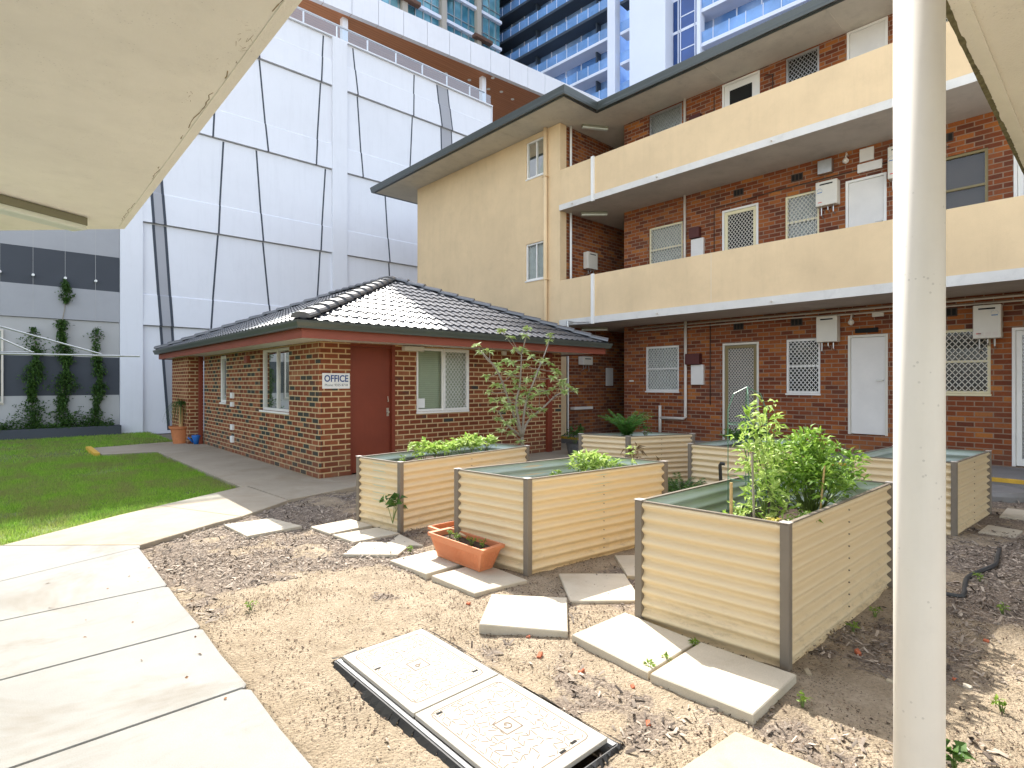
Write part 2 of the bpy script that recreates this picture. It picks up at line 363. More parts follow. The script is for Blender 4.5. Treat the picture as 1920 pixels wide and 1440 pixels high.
def mleaf(name, a, b, tr=0.35, rough=0.5, sc=1.5):
    n = NM(name); g = n.new('ShaderNodeNewGeometry')
    c = n.mix(g.outputs['Random Per Island'], a, b)
    c = n.mix(0.35, c, n.ramp(n.noise(sc*4, 3, 0.6), [(0.3, 0.55), (0.7, 1.3)]), 'MULTIPLY')
    n.col(c); n.set(rough, 0, 0.35)
    t = n.new('ShaderNodeBsdfTranslucent'); n.l(c, t.inputs[0]); x = n.new('ShaderNodeMixShader'); x.inputs[0].default_value = tr
    n.l(n.b.outputs[0], x.inputs[1]); n.l(t.outputs[0], x.inputs[2]); n.l(x.outputs[0], n.out.inputs['Surface'])
    return n.m
M['leaf'] = mleaf('bright_leaf', (0.11, 0.20, 0.025), (0.26, 0.38, 0.06))
M['leafdark'] = mleaf('deep_green_leaf', (0.035, 0.09, 0.018), (0.10, 0.20, 0.035))
M['leafpale'] = mleaf('pale_tree_leaf', (0.30, 0.42, 0.10), (0.62, 0.70, 0.32), 0.3, 0.35)
M['lettuce'] = mleaf('lettuce_leaf', (0.26, 0.42, 0.06), (0.56, 0.68, 0.22))
M['fern'] = mleaf('fern_leaf', (0.04, 0.14, 0.02), (0.10, 0.27, 0.04))
M['vine'] = mleaf('vine_leaf', (0.022, 0.065, 0.012), (0.085, 0.17, 0.025))
M['dry'] = mleaf('dry_leaf', (0.14, 0.09, 0.04), (0.30, 0.2, 0.1), 0.1, 0.8)
M['yleaf'] = mleaf('yellowing_leaf', (0.35, 0.33, 0.05), (0.55, 0.45, 0.10))
M['chip'] = mleaf('wood_chip', (0.055, 0.042, 0.034), (0.46, 0.385, 0.31), 0.0, 0.9)
M['crumb'] = mleaf('dark_crumb', (0.035, 0.024, 0.018), (0.20, 0.135, 0.09), 0.0, 0.95)
M['chipl'] = mleaf('pale_chip', (0.10, 0.07, 0.05), (0.36, 0.25, 0.16), 0.0, 0.9)
def mgrass():
    n = NM('lawn_grass'); g = n.new('ShaderNodeNewGeometry')
    c = n.mix(g.outputs['Random Per Island'], (0.15, 0.32, 0.03), (0.44, 0.68, 0.10))
    p = n.noise(0.9, 5, 0.7); q = n.noise(3.5, 5, 0.75)
    c = n.mix(n.ramp(n.math('ADD', n.math('MULTIPLY', p, 0.6), n.math('MULTIPLY', q, 0.4)), [(0.45, 0.0), (0.58, 0.85)]), c, (0.34, 0.31, 0.13))
    n.col(c); n.set(0.6, 0, 0.2)
    t = n.new('ShaderNodeBsdfTranslucent'); n.l(c, t.inputs[0]); x = n.new('ShaderNodeMixShader'); x.inputs[0].default_value = 0.45
    n.l(n.b.outputs[0], x.inputs[1]); n.l(t.outputs[0], x.inputs[2]); n.l(x.outputs[0], n.out.inputs['Surface'])
    return n.m
M['grass'] = mgrass()
M['turf'] = mplain('turf_base', (0.13, 0.17, 0.045), 0.95, 0.35, 3, bump=0.8, bsc=40)
def mglass(name, tint=(1, 1, 1), refl=0.06, rough=0.02):
    n = NM(name); n.n.remove(n.b)
    g = n.new('ShaderNodeBsdfGlossy'); g.inputs['Roughness'].default_value = rough; t = n.new('ShaderNodeBsdfTransparent'); t.inputs[0].default_value = ln(*tint)
    lw = n.new('ShaderNodeLayerWeight'); lw.inputs[0].default_value = 0.25
    x = n.new('ShaderNodeMixShader'); n.l(n.math('ADD', n.math('MULTIPLY', lw.outputs['Fresnel'], 0.9), refl), x.inputs[0])
    n.l(t.outputs[0], x.inputs[1]); n.l(g.outputs[0], x.inputs[2]); n.l(x.outputs[0], n.out.inputs['Surface']); return n.m
M['glass'] = mglass('window_glass', (0.9, 0.95, 0.92), 0.03)
M['balglass'] = mplain('balustrade_glass', (0.20, 0.40, 0.75), 0.15, 0.25, 0.4, spec=0.8); M['balglass'].node_tree.nodes['Principled BSDF'].inputs['Alpha'].default_value = 0.6
M['railglass'] = mglass('terrace_glass', (0.72, 0.84, 0.92), 0.22, 0.15)
def mtower(name, a, b, sc, refl):
    n = NM(name); c = n.mix(n.ramp(n.noise(sc, 3, 0.5), [(0.35, 0.0), (0.65, 1.0)]), a, b); n.col(c); n.set(0.12, 0.0, refl)
    n.b.inputs['Metallic'].default_value = 0.35; return n.m
M['blueglass'] = mtower('blue_tower_glass', (0.12, 0.28, 0.58), (0.42, 0.60, 0.88), 0.35, 1.0)  # base colour raised to stand in for the sky reflected in the glass
M['darkglass'] = mtower('navy_tower_glass', (0.01, 0.035, 0.13), (0.02, 0.07, 0.24), 0.3, 1.0)
M['tealglass'] = mtower('teal_tower_glass', (0.03, 0.18, 0.26), (0.28, 0.56, 0.64), 0.30, 1.0)
M['towerwhite'] = mplain('tower_white', (0.70, 0.74, 0.84), 0.6, 0.03, 0.2)
M['towerdark'] = mplain('tower_dark_slab', (0.045, 0.062, 0.085), 0.6, 0.05, 0.2)  # dark slab tone, with the shade on the balcony undersides painted in
M['towerbeige'] = mplain('tower_beige', (0.42, 0.38, 0.32), 0.6, 0.04, 0.2)
M['towerbrown'] = mplain('tower_brown', (0.13, 0.065, 0.04), 0.6, 0.05, 0.2)
def mwood():
    n = NM('timber_soffit'); sp = n.new('ShaderNodeSeparateXYZ'); n.l(n.pos(), sp.inputs[0])
    cv = n.new('ShaderNodeCombineXYZ'); n.l(n.math('MULTIPLY', sp.outputs[0], 0.3), cv.inputs[0]); n.l(n.math('MULTIPLY', sp.outputs[1], 6), cv.inputs[1])
    a = n.noise(1.2, 4, 0.6, cv.outputs[0]); c = n.mix(a, (0.33, 0.12, 0.05), (0.55, 0.25, 0.12))
    ln_ = n.math('LESS_THAN', n.math('FRACT', n.math('MULTIPLY', sp.outputs[1], 5.0)), 0.1)
    c = n.mix(n.math('MULTIPLY', ln_, 0.5), c, (0.06, 0.025, 0.015)); n.col(c); n.set(0.5, 0, 0.3); return n.m
M['wood'] = mwood()
def mtile():
    n = NM('charcoal_roof_tile'); c = n.mix(n.noise(3, 5, 0.7), (0.020, 0.023, 0.029), (0.042, 0.044, 0.050)); n.col(c); n.set(0.37, 0, 1.0); n.b.inputs['IOR'].default_value = 1.62; n.b.inputs['Coat Weight'].default_value = 0.0; n.b.inputs['Coat Roughness'].default_value = 0.37; n.b.inputs['Coat IOR'].default_value = 1.55
    n.bump(n.noise(45, 3, 0.6), 0.12, 0.003); return n.m
M['tile'] = mtile()
M['tilecap'] = mplain('ridge_cap', (0.07, 0.07, 0.075), 0.42, 0.12, 3, spec=1.0); M['tilecap'].node_tree.nodes['Principled BSDF'].inputs['IOR'].default_value = 1.6
def mblind():
    n = NM('window_blind'); sp = n.new('ShaderNodeSeparateXYZ'); n.l(n.pos(), sp.inputs[0])
    f = n.math('FRACT', n.math('MULTIPLY', sp.outputs[2], 28)); c = n.mix(n.ramp(f, [(0.0, 0.0), (0.2, 1.0), (1.0, 1.0)]), (0.26, 0.28, 0.19), (0.50, 0.53, 0.38))
    n.col(c); n.set(0.7); return n.m
M['blind'] = mblind()
M['curtain'] = mplain('net_curtain', (0.42, 0.42, 0.39), 0.9, 0.2, 8)

# ------------------------------------------------------------ ground, paths, lawn, garden soil
def struct(o): return tag(o, kind='structure')
g = MB(); g.quad((-300, -300, -0.12), (300, -300, -0.12), (300, 300, -0.12), (-300, 300, -0.12)); struct(g.build('ground', M['ground']))

# lawn
lawn_poly = [(-14, 7.0), (-0.03, 7.0), (0.95, 7.70), (1.6, 8.09), (2.5, 8.6), (2.44, 14.1), (1.47, 14.35), (1.47, 16.1), (3.3, 16.45), (3.3, 20.4), (-14, 20.4)]
g = MB(); g.prism(lawn_poly, -0.11, -0.045); struct(g.build('lawn', M['turf']))
def inpoly(x, y, P):
    r = np.zeros(len(x), bool); n = len(P); j = n-1
    for i in range(n):
        xi, yi = P[i]; xj, yj = P[j]
        with np.errstate(divide='ignore', invalid='ignore'):
            c = ((yi > y) != (yj > y)) & (x < (xj-xi)*(y-yi)/(yj-yi+1e-12)+xi)
        r ^= c; j = i
    return r
def npmesh(name, V, F, mat, parent=None, smooth=False):
    me = bpy.data.meshes.new(name); nv = len(V); nf, k = F.shape
    me.vertices.add(nv); me.vertices.foreach_set('co', V.astype(np.float32).ravel())
    me.loops.add(nf*k); me.loops.foreach_set('vertex_index', F.astype(np.int32).ravel())
    me.polygons.add(nf); me.polygons.foreach_set('loop_start', np.arange(0, nf*k, k, dtype=np.int32))
    try: me.polygons.foreach_set('loop_total', np.full(nf, k, dtype=np.int32))
    except Exception: pass
    me.materials.append(mat); me.update(calc_edges=True); me.validate()
    if smooth: me.polygons.foreach_set('use_smooth', [True]*nf)
    o = bpy.data.objects.new(name, me); COL.objects.link(o); WL[o] = Vector((0, 0, 0))
    if parent is not None: o.parent = parent; o.location = -WL[parent]; WL[o] = Vector((0, 0, 0))
    return o
def blades(n, x0, x1, y0, y1, poly, h0, h1, wd, zb):
    x = rng.uniform(x0, x1, n); y = rng.uniform(y0, y1, n); m = inpoly(x, y, poly); x = x[m]; y = y[m]; n = len(x)
    thin = fbm(x, y, 1.1, 5)+fbm(x, y, 4, 9)*0.6; keep = rng.random(n) > np.clip((thin-0.02)*4, 0, 0.75); x = x[keep]; y = y[keep]; n = len(x)
    a = rng.uniform(0, 2*pi, n); h = rng.uniform(h0, h1, n); le = rng.uniform(0.1, 0.8, n)*h; b = rng.uniform(0, 2*pi, n); w2 = wd*rng.uniform(0.6, 1.3, n)
    V = np.zeros((n, 3, 3)); V[:, 0] = np.stack([x-np.cos(a)*w2, y-np.sin(a)*w2, np.full(n, zb)], 1); V[:, 1] = np.stack([x+np.cos(a)*w2, y+np.sin(a)*w2, np.full(n, zb)], 1)
    V[:, 2] = np.stack([x+np.cos(b)*le, y+np.sin(b)*le, zb+h], 1)
    return V.reshape(-1, 3), np.arange(n*3).reshape(-1, 3)
lp = [(p[0]-0.0, p[1]) for p in lawn_poly]
V1, F1 = blades(150000, -1.2, 2.6, 7.0, 14.6, lp, 0.025, 0.07, 0.004, -0.05)
V2, F2 = blades(70000, -2.5, 3.4, 12, 20.4, lp, 0.03, 0.08, 0.007, -0.05)
o = npmesh('grass', np.vstack([V1, V2]), np.vstack([F1, F2+len(V1)]), M['grass'])
tag(o, 'short green lawn with worn brownish patches beside the path', 'grass', kind='stuff')

# concrete paths: slabs with open joints
g = MB(); J = 0.006
def slab(poly, z=0.0): g.prism(poly, -0.11, z, bev=0.006)
xe = 0.893
ys = [-2.2, -0.9, 0.4, 1.2, 2.03, 2.92, 3.82, 4.77]
for a, b in zip(ys[:-1], ys[1:]):
    for xa, xb in ((-4.6, -1.9), (-1.9, xe)):
        x0, x1, y0, y1 = xa+J, xb-(J if xb < 0 else 0), a+J, b-J
        if xb > 0: slab([(x0, y0), (x1-0.02, y0), (x1, y0+0.03), (x1-0.008, (y0+y1)/2), (x1, y1-0.03), (x1-0.03, y1), (x0, y1)])
        else: slab([(x0, y0), (x1, y0), (x1, y1), (x0, y1)])
slab([(-4.6, 4.9+2*J), (-0.03, 5.72+J*0.7), (0.91, 6.05+J*0.5), (0.925, 6.135), (-0.03, 6.985), (-4.6, 6.985)])
slab([(-4.6, 4.77+J), (xe-0.02, 4.77+J), (xe, 4.81), (xe+0.01, 6.05-J), (-0.03, 5.72-J), (-4.6, 4.9)])
struct(g.build('concrete_path', M['conc']))
g = MB()
q1, q2 = atZ(305, 957), atZ(452, 968)
slab([(0.93, 6.145), (1.66, 6.57), (q2.x, q2.y-0.003), (1.40, 7.952), (0.95, 7.69), (-0.02, 6.99)], -0.001)
slab([(q2.x+0.004, q2.y+0.001), (2.69, 7.22), (2.60, 8.60), (2.5, 8.58), (1.6, 8.07), (1.406, 7.958)], -0.001)
slab([(2.69+J, 7.24), (3.8, 7.52), (3.62, 8.48), (3.62, 15.3), (3.3, 16.4), (1.50, 16.05), (1.50, 14.4), (2.46, 14.15), (2.52, 8.62), (2.62, 8.62)], 0)
slab([(3.8+J, 7.52), (6.2, 7.45), (6.2, 8.5), (3.65, 8.5)], 0); slab([(6.2+J, 7.45), (10.3, 7.3), (10.3, 9.7), (9.2, 9.7), (9.2, 8.5), (6.2+J, 8.5)], 0)
struct(g.build('path', M['conc2']))
g = MB(); g.beam((1.42, 14.4, -0.02), (1.42, 16.05, -0.02), 0.10, 0.12)
tag(g.build('path_edge_marker', M['yellow']), 'yellow painted kerb end of the narrow path on the lawn', 'kerb')

# garden soil with real relief
gx0, gx1, gy0, gy1, st = 0.85, 11.0, -2.6, 8.4, 0.028
nx = int((gx1-gx0)/st); ny = int((gy1-gy0)/st)
X, Y = np.meshgrid(np.linspace(gx0, gx1, nx), np.linspace(gy0, gy1, ny), indexing='ij')
def soil_h(X, Y):
    return -0.022+fbm(X, Y, 1.3, 3)*0.05+fbm(X, Y, 7, 11)*0.026+np.abs(fbm(X, Y, 20, 17))*0.014-0.003
def clamp_path(X, Y, Z):
    # keep below the pavement edge near the paths
    d = np.minimum(np.abs(X-0.89), 1.0); Z = np.where(Y < 6.1, np.minimum(Z, -0.022-0.0*d), Z)
    yl = 6.1+(X-0.9)*0.62; Z = np.where((Y > yl-0.12), np.minimum(Z, -0.05), Z)
    Z = np.where((X < 0.905) & (Y > -2.6), -0.08, Z)
    Z = np.where((Y > np.minimum(yl, 7.3)+0.03), -0.10, Z)
    return Z
Zs = clamp_path(X, Y, soil_h(X, Y))
# pit frame, pavers sit in it
def flat(cx0, cx1, cy0, cy1, z):
    m = (X > cx0) & (X < cx1) & (Y > cy0) & (Y < cy1); Zs[m] = np.minimum(Zs[m], z)
m_ = (X > 1.22) & (X < 1.99) & (Y > 1.32) & (Y < 2.98); Zs[m_] = np.maximum(Zs[m_], -0.018)
flat(1.335, 1.88, 1.425, 2.87, -0.10)
# hollow in the sand beside the pit frame
hol = np.exp(-(((X-1.28)/0.05)**2+((Y-2.35)/0.35)**2)); Zs -= hol*0.018
hol = np.exp(-(((X-1.93)/0.04)**2+((Y-2.9)/0.5)**2)); Zs -= hol*0.02
V = np.stack([X.ravel(), Y.ravel(), Zs.ravel()], 1)
I = np.arange(nx*ny).reshape(nx, ny)
F = np.stack([I[:-1, :-1], I[1:, :-1], I[1:, 1:], I[:-1, 1:]], -1).reshape(-1, 4)
bed = npmesh('garden_soil', V, F, M['sand'], smooth=True)
# mulch mask: dark shredded mulch at the back, by the path corner and behind the beds; bare sand in front
def mulch(X, Y):
    s = np.zeros_like(X)
    s += np.exp(-(((X-1.9)/0.9)**2+((Y-5.3)/0.9)**2))*1.0
    s += np.exp(-(((X-2.4)/1.2)**2+((Y-6.6)/0.9)**2))*1.1
    s += np.exp(-(((X-5.5)/2.2)**2+((Y-5.8)/1.6)**2))*1.1
    s += np.exp(-(((X-5.6)/1.5)**2+((Y-0.5)/0.55)**2))*0.85
    s += np.exp(-(((X-8.5)/2.6)**2+((Y-1.6)/3.0)**2))*1.2
    s += np.exp(-(((X-3.6)/0.9)**2+((Y-2.65)/0.45)**2))*0.9
    s += np.exp(-(((X-4.0)/0.9)**2+((Y-0.75)/0.25)**2))*0.6
    s += np.exp(-(((X-2.55)/0.5)**2+((Y-4.6)/0.5)**2))*0.5
    s += np.exp(-(((X-1.15)/0.35)**2+((Y-5.1)/0.8)**2))*0.5
    s = s*0.62+fbm(X, Y, 2.0, 21)*1.6+fbm(X, Y, 7, 23)*0.8+0.05
    return np.clip(s, 0, 1)
att = bed.data.attributes.new('mulch', 'FLOAT', 'POINT'); att.data.foreach_set('value', mulch(V[:, 0], V[:, 1]).astype(np.float32))
struct(bed)
g = MB(); g.quad((-4, -14, -0.1), (30, -14, -0.1), (30, -2.5, -0.1), (-4, -2.5, -0.1)); tag(struct(g.build('soil_beyond', M['sand'])))

def soilz(x, y): return float(clamp_path(np.array([x]), np.array([y]), soil_h(np.array([x]), np.array([y])))[0])
def chips(n, x0, x1, y0, y1, lmin, lmax, wfrac, pfun, dz=0.0):
    x = rng.uniform(x0, x1, n); y = rng.uniform(y0, y1, n); k = rng.random(n) < pfun(x, y); x = x[k]; y = y[k]; n = len(x)
    z = clamp_path(x, y, soil_h(x, y)); k = z > -0.09; x, y, z = x[k], y[k], z[k]; n = len(x)
    L = rng.uniform(lmin, lmax, n)*rng.uniform(0.4, 1, n); W = L*rng.uniform(wfrac*0.5, wfrac, n); a = rng.uniform(0, 2*pi, n); t = rng.normal(0, 0.35, n); r = rng.normal(0, 0.3, n)
    ux = np.stack([np.cos(a)*np.cos(t), np.sin(a)*np.cos(t), np.sin(t)], 1)*L[:, None]/2
    vx = np.stack([-np.sin(a)*np.cos(r), np.cos(a)*np.cos(r), np.sin(r)], 1)*W[:, None]/2
    c = np.stack([x, y, z+0.004+dz+np.abs(np.sin(t))*L*0.4], 1)
    top = np.array([0, 0, 0.0035])
    V = np.stack([c-ux-vx*0.6, c+ux*0.9-vx, c+ux+vx*0.7, c-ux*0.8+vx, c+top-ux*0.7, c+top+ux*0.6], 1).reshape(-1, 3)
    b = np.arange(n)[:, None]*6
    F = np.concatenate([b+np.array([[0, 1, 5]]), b+np.array([[0, 5, 4]]), b+np.array([[1, 2, 5]]), b+np.array([[2, 3, 4]]), b+np.array([[2, 4, 5]]), b+np.array([[3, 0, 4]])], 0)
    return V, F
def cat(L):
    Vs = []; Fs = []; k = 0
    for a, b in L: Vs.append(a); Fs.append(b+k); k += len(a)
    return np.vstack(Vs), np.vstack(Fs)
Vc, Fc = cat([chips(60000, 0.9, 7.5, -0.6, 7.4, 0.015, 0.065, 0.42, lambda x, y: np.clip((mulch(x, y)-0.30)*2.6+fbm(x, y, 5, 77)*1.0, 0, 1), 0.003),
              ])
Vd, Fd = cat([chips(80000, 0.9, 5.2, -0.4, 6.0, 0.004, 0.017, 0.85, lambda x, y: np.clip(0.36+fbm(x, y, 2.5, 31)*1.8, 0, 1)),
              ])
V9, F9 = chips(9000, 6, 11, -1.0, 6.0, 0.02, 0.06, 0.5, lambda x, y: 0.7+0*x); Vc, Fc = cat([(Vc, Fc), (V9, F9)])
o = npmesh('soil_crumbs', Vd, Fd, M['crumb']); tag(o, 'small dark crumbs of bark and soil peppering the sand', 'crumbs', kind='stuff')
o = npmesh('mulch', Vc, Fc, M['chip']); tag(o, 'dark shredded bark mulch scattered over the garden soil', 'mulch', kind='stuff')
Vc, Fc = cat([chips(14000, 0.9, 5.5, -0.4, 6.0, 0.006, 0.022, 0.7, lambda x, y: 0.3+fbm(x, y, 2.5, 41)*1.2)])
o = npmesh('sand_litter', Vc, Fc, M['chipl']); tag(o, 'small twigs and pale crumbs strewn over the bare sand', 'litter', kind='stuff')

# ------------------------------------------------------------ stepping slabs
def paver(poly, label, z=0.006, th=0.05, tilt=(0, 0), mat='paver'):
    g = MB(); cx = sum(p[0] for p in poly)/len(poly); cy = sum(p[1] for p in poly)/len(poly)
    zf = lambda x, y: z+(x-cx)*tilt[0]+(y-cy)*tilt[1]
    g.prism(poly, z-th-0.03, zf, bev=0.005)
    return tag(g.build('paving_slab', M[mat]), label, 'paving slab', 'stepping slabs laid in the garden soil')
paver([(1.71, 6.40), (2.18, 6.36), (2.30, 5.79), (1.75, 5.77)], 'half shaded stepping slab nearest the bend in the concrete path')
paver([(2.35, 5.70), (2.81, 5.74), (2.86, 5.33), (2.39, 5.31)], 'thin pale slab touching the path side of the left garden bed')
paver([(2.39, 5.25), (2.85, 5.21), (2.91, 4.86), (2.43, 4.88)], 'pale slab beside the near post of the left garden bed')
paver([(2.18, 4.59), (2.47, 4.84), (2.71, 4.62), (2.75, 4.43), (2.53, 4.26)], 'cream slab with clipped corners lying alone left of the terracotta troughs')
paver([(2.40, 4.17), (2.86, 4.16), (2.90, 3.70), (2.44, 3.68)], 'sunlit slab under the left end of the terracotta trough')
paver([(2.45, 3.62), (2.47, 3.11), (2.93, 3.05), (2.94, 3.60)], 'slab under the front of the terracotta trough, half in its shade')
paver([(2.90, 4.85), (2.86, 4.36), (2.62, 4.62)], 'small grey slab corner between the two left garden beds', z=0.0)
paver([(2.51, 2.97), (2.88, 2.60), (2.49, 2.24), (2.14, 2.65)], 'square cream slab tilted and lying alone in front of the middle bed', z=0.022, tilt=(-0.02, 0.02))
paver([(3.23, 3.0), (3.61, 2.65), (3.25, 2.24), (2.88, 2.57)], 'slab crossed by the diagonal shadow of the middle bed', z=0.0)
paver([(3.93, 2.99), (4.15, 2.80), (3.74, 2.46), (3.59, 2.61)], 'shaded slab between the middle bed and the front right bed', z=0.0)
paver([(2.47, 2.19), (2.96, 2.17), (2.95, 1.655), (2.44, 1.645)], 'large cream slab left of the front bed with weeds along its edge', z=0.018, tilt=(0.0, 0.01))
paver([(2.43, 1.625), (2.95, 1.635), (2.97, 1.12), (2.46, 1.11)], 'raised cream slab against the near post of the front bed', z=0.022, tilt=(-0.01, -0.01), th=0.055)
paver([(2.33, 1.13), (1.90, 1.17), (1.93, 0.66), (2.37, 0.68)], 'weathered brownish slab at the bottom edge of the picture', z=0.0, mat='paver2')
paver([(8.3, 0.95), (8.9, 0.95), (8.9, 0.35), (8.3, 0.35)], 'shaded slab behind the far right bed nearest the round step', z=0.0)
paver([(7.3, 1.0), (7.75, 0.98), (7.7, 0.7), (7.3, 0.72)], 'pale slab edge peeping out beside the far right bed', z=-0.01)

# ------------------------------------------------------------ meter pit with two lids
g = MB()
px0, px1, py0, py1 = 1.315, 1.895, 1.41, 2.885
for a in ((px0, px0+0.012, py0, py1), (px1-0.012, px1, py0, py1), (px0, px1, py0, py0+0.012), (px0, px1, py1-0.012, py1)):
    g.box(a[0], a[1], a[2], a[3], -0.10, -0.004)
root = thing('meter_pit', 'black framed meter pit sunk in the sand under two pale lids', 'meter pit', ((px0+px1)/2, (py0+py1)/2, -0.1))
g.build('pit_wall', M['pitrim'], root, bevel=0.002)
g = MB()
for a in ((px0+0.014, px0+0.036, py0+0.014, py1-0.014), (px1-0.036, px1-0.014, py0+0.014, py1-0.014)): g.box(a[0], a[1], a[2], a[3], -0.05, 0.0)
g.build('lid_seat', M['pitgrey'], root)
g = MB(); g.box(px0+0.04, px1-0.04, py0+0.03, py1-0.03, -0.1, -0.09); g.build('pit_floor', M['soil'], root)
# torn plastic collar round the frame
g = MB(); rr = random.Random(3)
per = [(px0-0.01, y) for y in np.arange(py0, py1, 0.06)]
for i in range(len(per)-1):
    a, b = per[i], per[i+1]; ja = rr.uniform(0.01, 0.03); jb = rr.uniform(0.01, 0.03)
    g.quad((a[0]+0.01, a[1], 0.0), (b[0]+0.01, b[1], 0.0), (b[0]-jb, b[1], -0.035), (a[0]-ja, a[1], -0.035))
g.build('plastic_collar', M['black'], root); g = MB()
for (x0, y0, x1, y1) in ((px0, py1, px1, py1), (px1, py1, px1, py0), (px1, py0, px0+0.2, py0)):
    n = 12
    for i in range(n):
        t0, t1 = i/n, (i+1)/n; dx, dy = (y1-y0), -(x1-x0); L = sqrt(dx*dx+dy*dy); dx, dy = -dx/L, -dy/L
        a = (x0+(x1-x0)*t0, y0+(y1-y0)*t0); b = (x0+(x1-x0)*t1, y0+(y1-y0)*t1); j1 = rr.uniform(0.008, 0.035); j2 = rr.uniform(0.008, 0.035)
        g.quad((a[0], a[1], 0.003), (b[0], b[1], 0.003), (b[0]+dx*j1, b[1]+dy*j1, -0.012+rr.uniform(-.01, .012)), (a[0]+dx*j2, a[1]+dy*j2, -0.012+rr.uniform(-.01, .012)))
g.build('plastic_collar', M['black'], root)
def textmesh(body, size, mat, loc, rot, name, parent=None, depth=0.001, align='CENTER', font=None, bold=0.0):
    cu = bpy.data.curves.new('t', 'FONT'); cu.body = body; cu.size = size; cu.extrude = depth; cu.align_x = align; cu.align_y = 'CENTER'; cu.resolution_u = 3; cu.offset = bold
    to = bpy.data.objects.new('t', cu); COL.objects.link(to); bpy.context.view_layer.update()
    me = bpy.data.meshes.new_from_object(to.evaluated_get(bpy.context.evaluated_depsgraph_get())); bpy.data.objects.remove(to)
    me.materials.clear(); me.materials.append(mat); me.name = name
    o = bpy.data.objects.new(name, me); COL.objects.link(o); o.rotation_euler = rot
    if parent is not None: o.parent = parent; o.location = Vector(loc)-WL[parent]
    else: o.location = loc
    WL[o] = Vector(loc); return o
def lid(x0, x1, y0, y1, label, letter, seed):
    r = thing('pit_lid', label, 'pit lid', ((x0+x1)/2, (y0+y1)/2, 0.0), 'patterned lids on the meter pit')
    g = MB(); g.box(x0, x1, y0, y1, 0.0, 0.022); g.build('lid_plate', M['cover'], r, bevel=0.004)
    rr = random.Random(seed); m = 0.045; g = MB(); z = 0.0225
    def groove(a, b, w=0.0035): g.beam((a[0], a[1], z-0.0008), (b[0], b[1], z-0.0008), w, 0.0022)
    X0, X1, Y0, Y1 = x0+m, x1-m, y0+m+0.01, y1-m
    c = 0.03
    ring = [(X0+c, Y0), (X1-c, Y0), (X1-0.009, Y0+0.009), (X1, Y0+c), (X1, Y1-c), (X1-0.009, Y1-0.009), (X1-c, Y1), (X0+c, Y1), (X0+0.009, Y1-0.009), (X0, Y1-c), (X0, Y0+c), (X0+0.009, Y0+0.009)]
    for i in range(12): groove(ring[i], ring[(i+1) % 12], 0.0045)
    cx, cy = (x0+x1)/2, (y0+y1)/2; q = 0.045
    dm = [(cx-q, cy-q), (cx+q, cy-q), (cx+q, cy+q), (cx-q, cy+q)]
    for i in range(4): groove(dm[i], dm[(i+1) % 4], 0.006)
    # crackle: jittered grid edges
    n1, n2 = 12, 15; P = {}
    for i in range(n1):
        for j in range(n2):
            P[i, j] = (X0+0.012+(X1-X0-0.024)*(i+rr.uniform(-.33, .33)*(0 < i < n1-1))/(n1-1), Y0+0.012+(Y1-Y0-0.024)*(j+0.5*(i % 2)*(j < n2-1)+rr.uniform(-.33, .33)*(0 < j < n2-1))/(n2-1))
    def ok(p): return abs(p[0]-cx) > q+0.004 or abs(p[1]-cy) > q+0.004
    for i in range(n1):
        for j in range(n2):
            for di, dj in ((1, 0), (0, 1)):
                if (i+di, j+dj) in P and rr.random() < (0.8 if dj == 0 else 0.55):
                    a, b = P[i, j], P[i+di, j+dj]
                    if not (ok(a) and ok(b)): continue
                    t = rr.uniform(0.08, 0.22); a2 = (a[0]+(b[0]-a[0])*t, a[1]+(b[1]-a[1])*t); b2 = (b[0]-(b[0]-a[0])*t, b[1]-(b[1]-a[1])*t); groove(a2, b2, 0.0038)
    g.build('crackle_pattern', M['groove'], r)
    g = MB()
    for (hx, hy) in ((x0+0.075, y1-0.25), (x1-0.075, y0+0.10)) if seed == 1 else ((x0+0.085, y1-0.07), (x1-0.13, y0+0.075), (x0+0.30, y0+0.065)):
        g = MB(); g.beam((hx-0.016, hy, z), (hx+0.016, hy, z), 0.013, 0.003); g.build('lifting_slot', M['void'], r, bevel=0.004)
    textmesh(letter, 0.06, M['groove'], (cx, cy, z+0.0005), (0, 0, radians(135)), 'lettering', r)
    return r
lid(1.352, 1.858, 2.142, 2.850, 'pale crackle patterned pit lid farther from the camera marked P', 'P', 1)
lid(1.354, 1.860, 1.450, 2.134, 'pale crackle patterned pit lid nearer the camera marked G with sand on it', 'G', 2)

